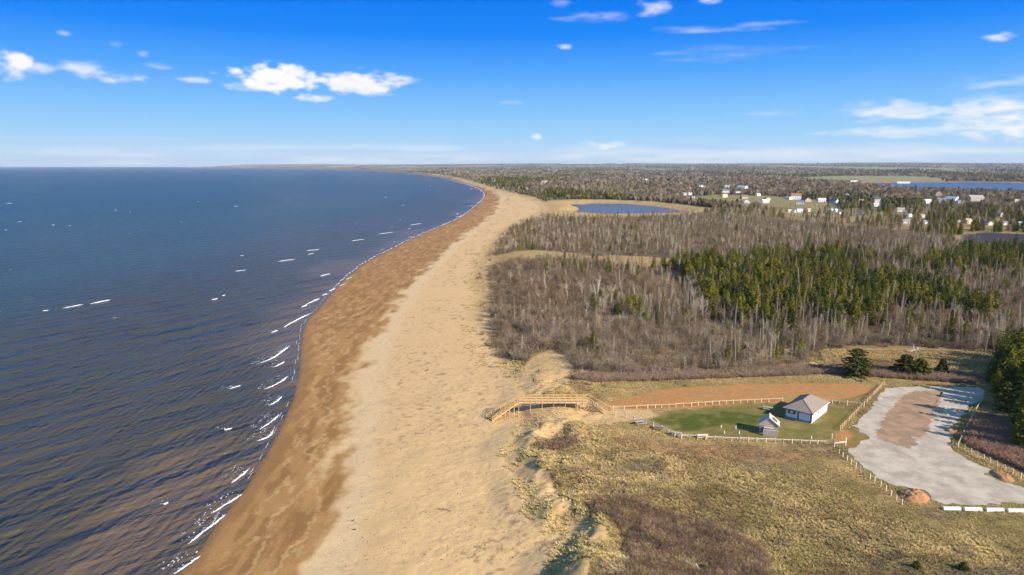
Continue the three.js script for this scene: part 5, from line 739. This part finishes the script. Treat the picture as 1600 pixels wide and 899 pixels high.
// ------------------------------------------------------------------ surf
{
  M.foam = std({ color: col(0.7, 0.71, 0.72), roughness: 0.9 });
  const P = [], r = rng(606);
  const quad = (a, b, c, d) => P.push(...a, ...b, ...c, ...a, ...c, ...d);
  const at = (x, z, up) => [x, seaHeight(x, z, shoreD(x, z)) + 0.03 + up, z];
  const ribbon = (line, w, lump) => {      // a broken crest: thin ragged roll of foam
    const pts = smoothLine(line, 8), f = []; let s0 = 0;
    for (let i = 0; i < pts.length - 1; i++) { const a = pts[i], b = pts[i + 1], n = Math.max(1, Math.round(Math.hypot(b[0] - a[0], b[1] - a[1]) / Math.max(0.22, w * 0.4))); for (let k = 0; k < n; k++) f.push([mix(a[0], b[0], k / n), mix(a[1], b[1], k / n)]); } f.push(pts[pts.length - 1]);
    const m = f.length; let prev = null;
    for (let i = 0; i < m; i++) { const a = f[Math.max(0, i - 1)], b = f[Math.min(m - 1, i + 1)], l = Math.hypot(b[0] - a[0], b[1] - a[1]) || 1, nx = (b[1] - a[1]) / l, nz = -(b[0] - a[0]) / l, [x, z] = f[i], t = i / (m - 1), ta = Math.min(1, 4 * Math.min(t, 1 - t) + 0.15), w1 = w * ta * (0.25 + 1.1 * vnoise(x * 1.7, z * 1.7, 151)), w2 = w * ta * (0.15 + 0.9 * vnoise(x * 2.3, z * 2.3, 152)), row = [at(x - nx * w1, z - nz * w1, 0.015), at(x - nx * w1 * 0.3, z - nz * w1 * 0.3, lump * ta), at(x + nx * w2, z + nz * w2, 0.015)];
      if (prev) { quad(prev[0], prev[1], row[1], row[0]); quad(prev[1], prev[2], row[2], row[1]); } prev = row; }
  };
  const fleck = (x, z, s) => { const n = 5, a0 = r() * 6, c = at(x, z, 0.03); const ring = []; for (let k = 0; k < n; k++) { const a = a0 + k / n * 6.283, l = s * (0.4 + r()); ring.push(at(x + Math.cos(a) * l * 0.7, z + Math.sin(a) * l * 1.5, 0.012)); } for (let k = 0; k < n; k++) P.push(...c, ...ring[(k + 1) % n], ...ring[k]); };
  for (const l of FOAM) {
    const z = l[0][1], big = clamp(-z / 170, 0.8, 3), long = Math.hypot(l[0][0] - l[l.length - 1][0], l[0][1] - l[l.length - 1][1]);
    ribbon(l, 0.4 * Math.min(big, 1.5), 0.13 * Math.min(big, 1.5));
    if (z > -260 && shoreD(...l[0]) > -22) for (let k = 0; k < long * 22; k++) { const t = r(), i = Math.min(l.length - 2, Math.floor(t * (l.length - 1))), q = t * (l.length - 1) - i, o = r() ** 2 * 4.5; if (fbm(l[i][0] / 2 + t * 9, o * 1.3, 2, 155) > 0.5) fleck(mix(l[i][0], l[i + 1][0], q) - o * 0.9, mix(l[i][1], l[i + 1][1], q) - o * 0.4, 0.05 + 0.12 * r()); }
  }
  // surf farther up the beach and the thin swash edge
  for (let i = 0; i < shoreL.length - 1; i++) {
    const a = shoreL[i], b = shoreL[i + 1], l = Math.hypot(b[0] - a[0], b[1] - a[1]), nx = (b[1] - a[1]) / l, nz = -(b[0] - a[0]) / l, z = a[1]; if (z > -95 || z < -5200) continue;
    const k = clamp(-z / 250, 1, 7), n = Math.round(l / (z > -300 ? 6 : 3.0 * k));
    for (let q = 0; q < n; q++) { const t = (q + r()) / n, x = mix(a[0], b[0], t), zz = mix(a[1], b[1], t), dx = (b[0] - a[0]) / l, dz = (b[1] - a[1]) / l;
      if (z < -330 && r() < 0.2) { const o = (2 + 60 * r() ** 3) * (1 + (k - 1) * 0.25), L = (2 + 7 * r()) * k * 0.55, sg = -1; let X = x - nx * -sg * 0, s = shoreD(x + nx * o, zz + nz * o) < 0 ? 1 : -1; X = x + nx * o * s; const Zz = zz + nz * o * s; ribbon([[X, Zz], [X + dx * L - nx * s * L * 0.2, Zz + dz * L - nz * s * L * 0.2]], 0.08 * k, 0.04 * k); }
      const s = shoreD(x + nx, zz + nz) < 0 ? 1 : -1, o = 0.35 + r() * 1.1; if (z < -200 || r() < 0.4) ribbon([[x + nx * o * s, zz + nz * o * s], [x + dx * l / n * 0.9 + nx * o * s, zz + dz * l / n * 0.9 + nz * o * s]], (z > -330 ? 0.06 : 0.2) * k, 0.02); }
  }
  for (let k = 0; k < 40; k++) { const z = -160 - 1500 * r() ** 1.6, x = mix(-0.78, -0.1, r()) * -z; if (shoreD(x, z) > -50) continue; const s = clamp(-z / 250, 0.8, 5), L = (0.4 + 1.2 * r() ** 3) * s; ribbon([[x, z], [x + L, z - L * 0.6]], 0.1 * s, 0.05 * s); }
  const g = new THREE.BufferGeometry(); g.setAttribute('position', new THREE.Float32BufferAttribute(P, 3)); g.computeVertexNormals();
  const o = new THREE.Mesh(g, M.foam); o.name = 'surf_foam'; o.userData = { kind: 'stuff', label: 'white foam of small breakers along the water edge', category: 'foam' }; o.castShadow = o.receiveShadow = true; scene.add(o);
  console.log('foam tris', P.length / 9);
}

// ------------------------------------------------------------------ wrack: torn dark weed left along the tide lines
{
  const m = new MB(), r = rng(707);
  for (let k = 0; k < 16000; k++) {
    const z = -98 - 190 * r() ** 1.4, line = r() < 0.35 ? 1 : 0, x = -62 + r() * 70, dS = shoreD(x, z), w = wetD(x, z), n = fbm(x / 3, z / 6, 3, 171);
    const on = line ? Math.abs(dS - 9 - (fbm(x / 9, z / 9, 2, 172) - 0.5) * 8) < 1.6 && n > 0.55 : w > 3 && w < 48 && r() < 0.3;
    if (!on || duneD(x, z) > -1) continue;
    const y = heightAt(x, z) + 0.012, s = 0.04 + 0.1 * r() ** 2, a = r() * 6.28, l = s * (1 + 2 * r());
    m.cone([x, y, z], [x + Math.cos(a) * l, y + 0.03, z + Math.sin(a) * l], s * 0.6, 0, 4); m.cone([x, y, z], [x - Math.cos(a + 0.6) * l, y + 0.02, z - Math.sin(a + 0.6) * l], s * 0.6, 0, 4);
  }
  const o = new THREE.Mesh(m.geo(), std({ color: col(0.12, 0.08, 0.045) })); o.name = 'sea_wrack'; o.userData = { kind: 'stuff', label: 'dark specks of washed up weed along the beach', category: 'seaweed' }; o.castShadow = o.receiveShadow = true; scene.add(o);
}
scene.fog = new THREE.FogExp2(new THREE.Color(0.72, 0.82, 0.95), 0.00003);
renderer.render(scene, camera);
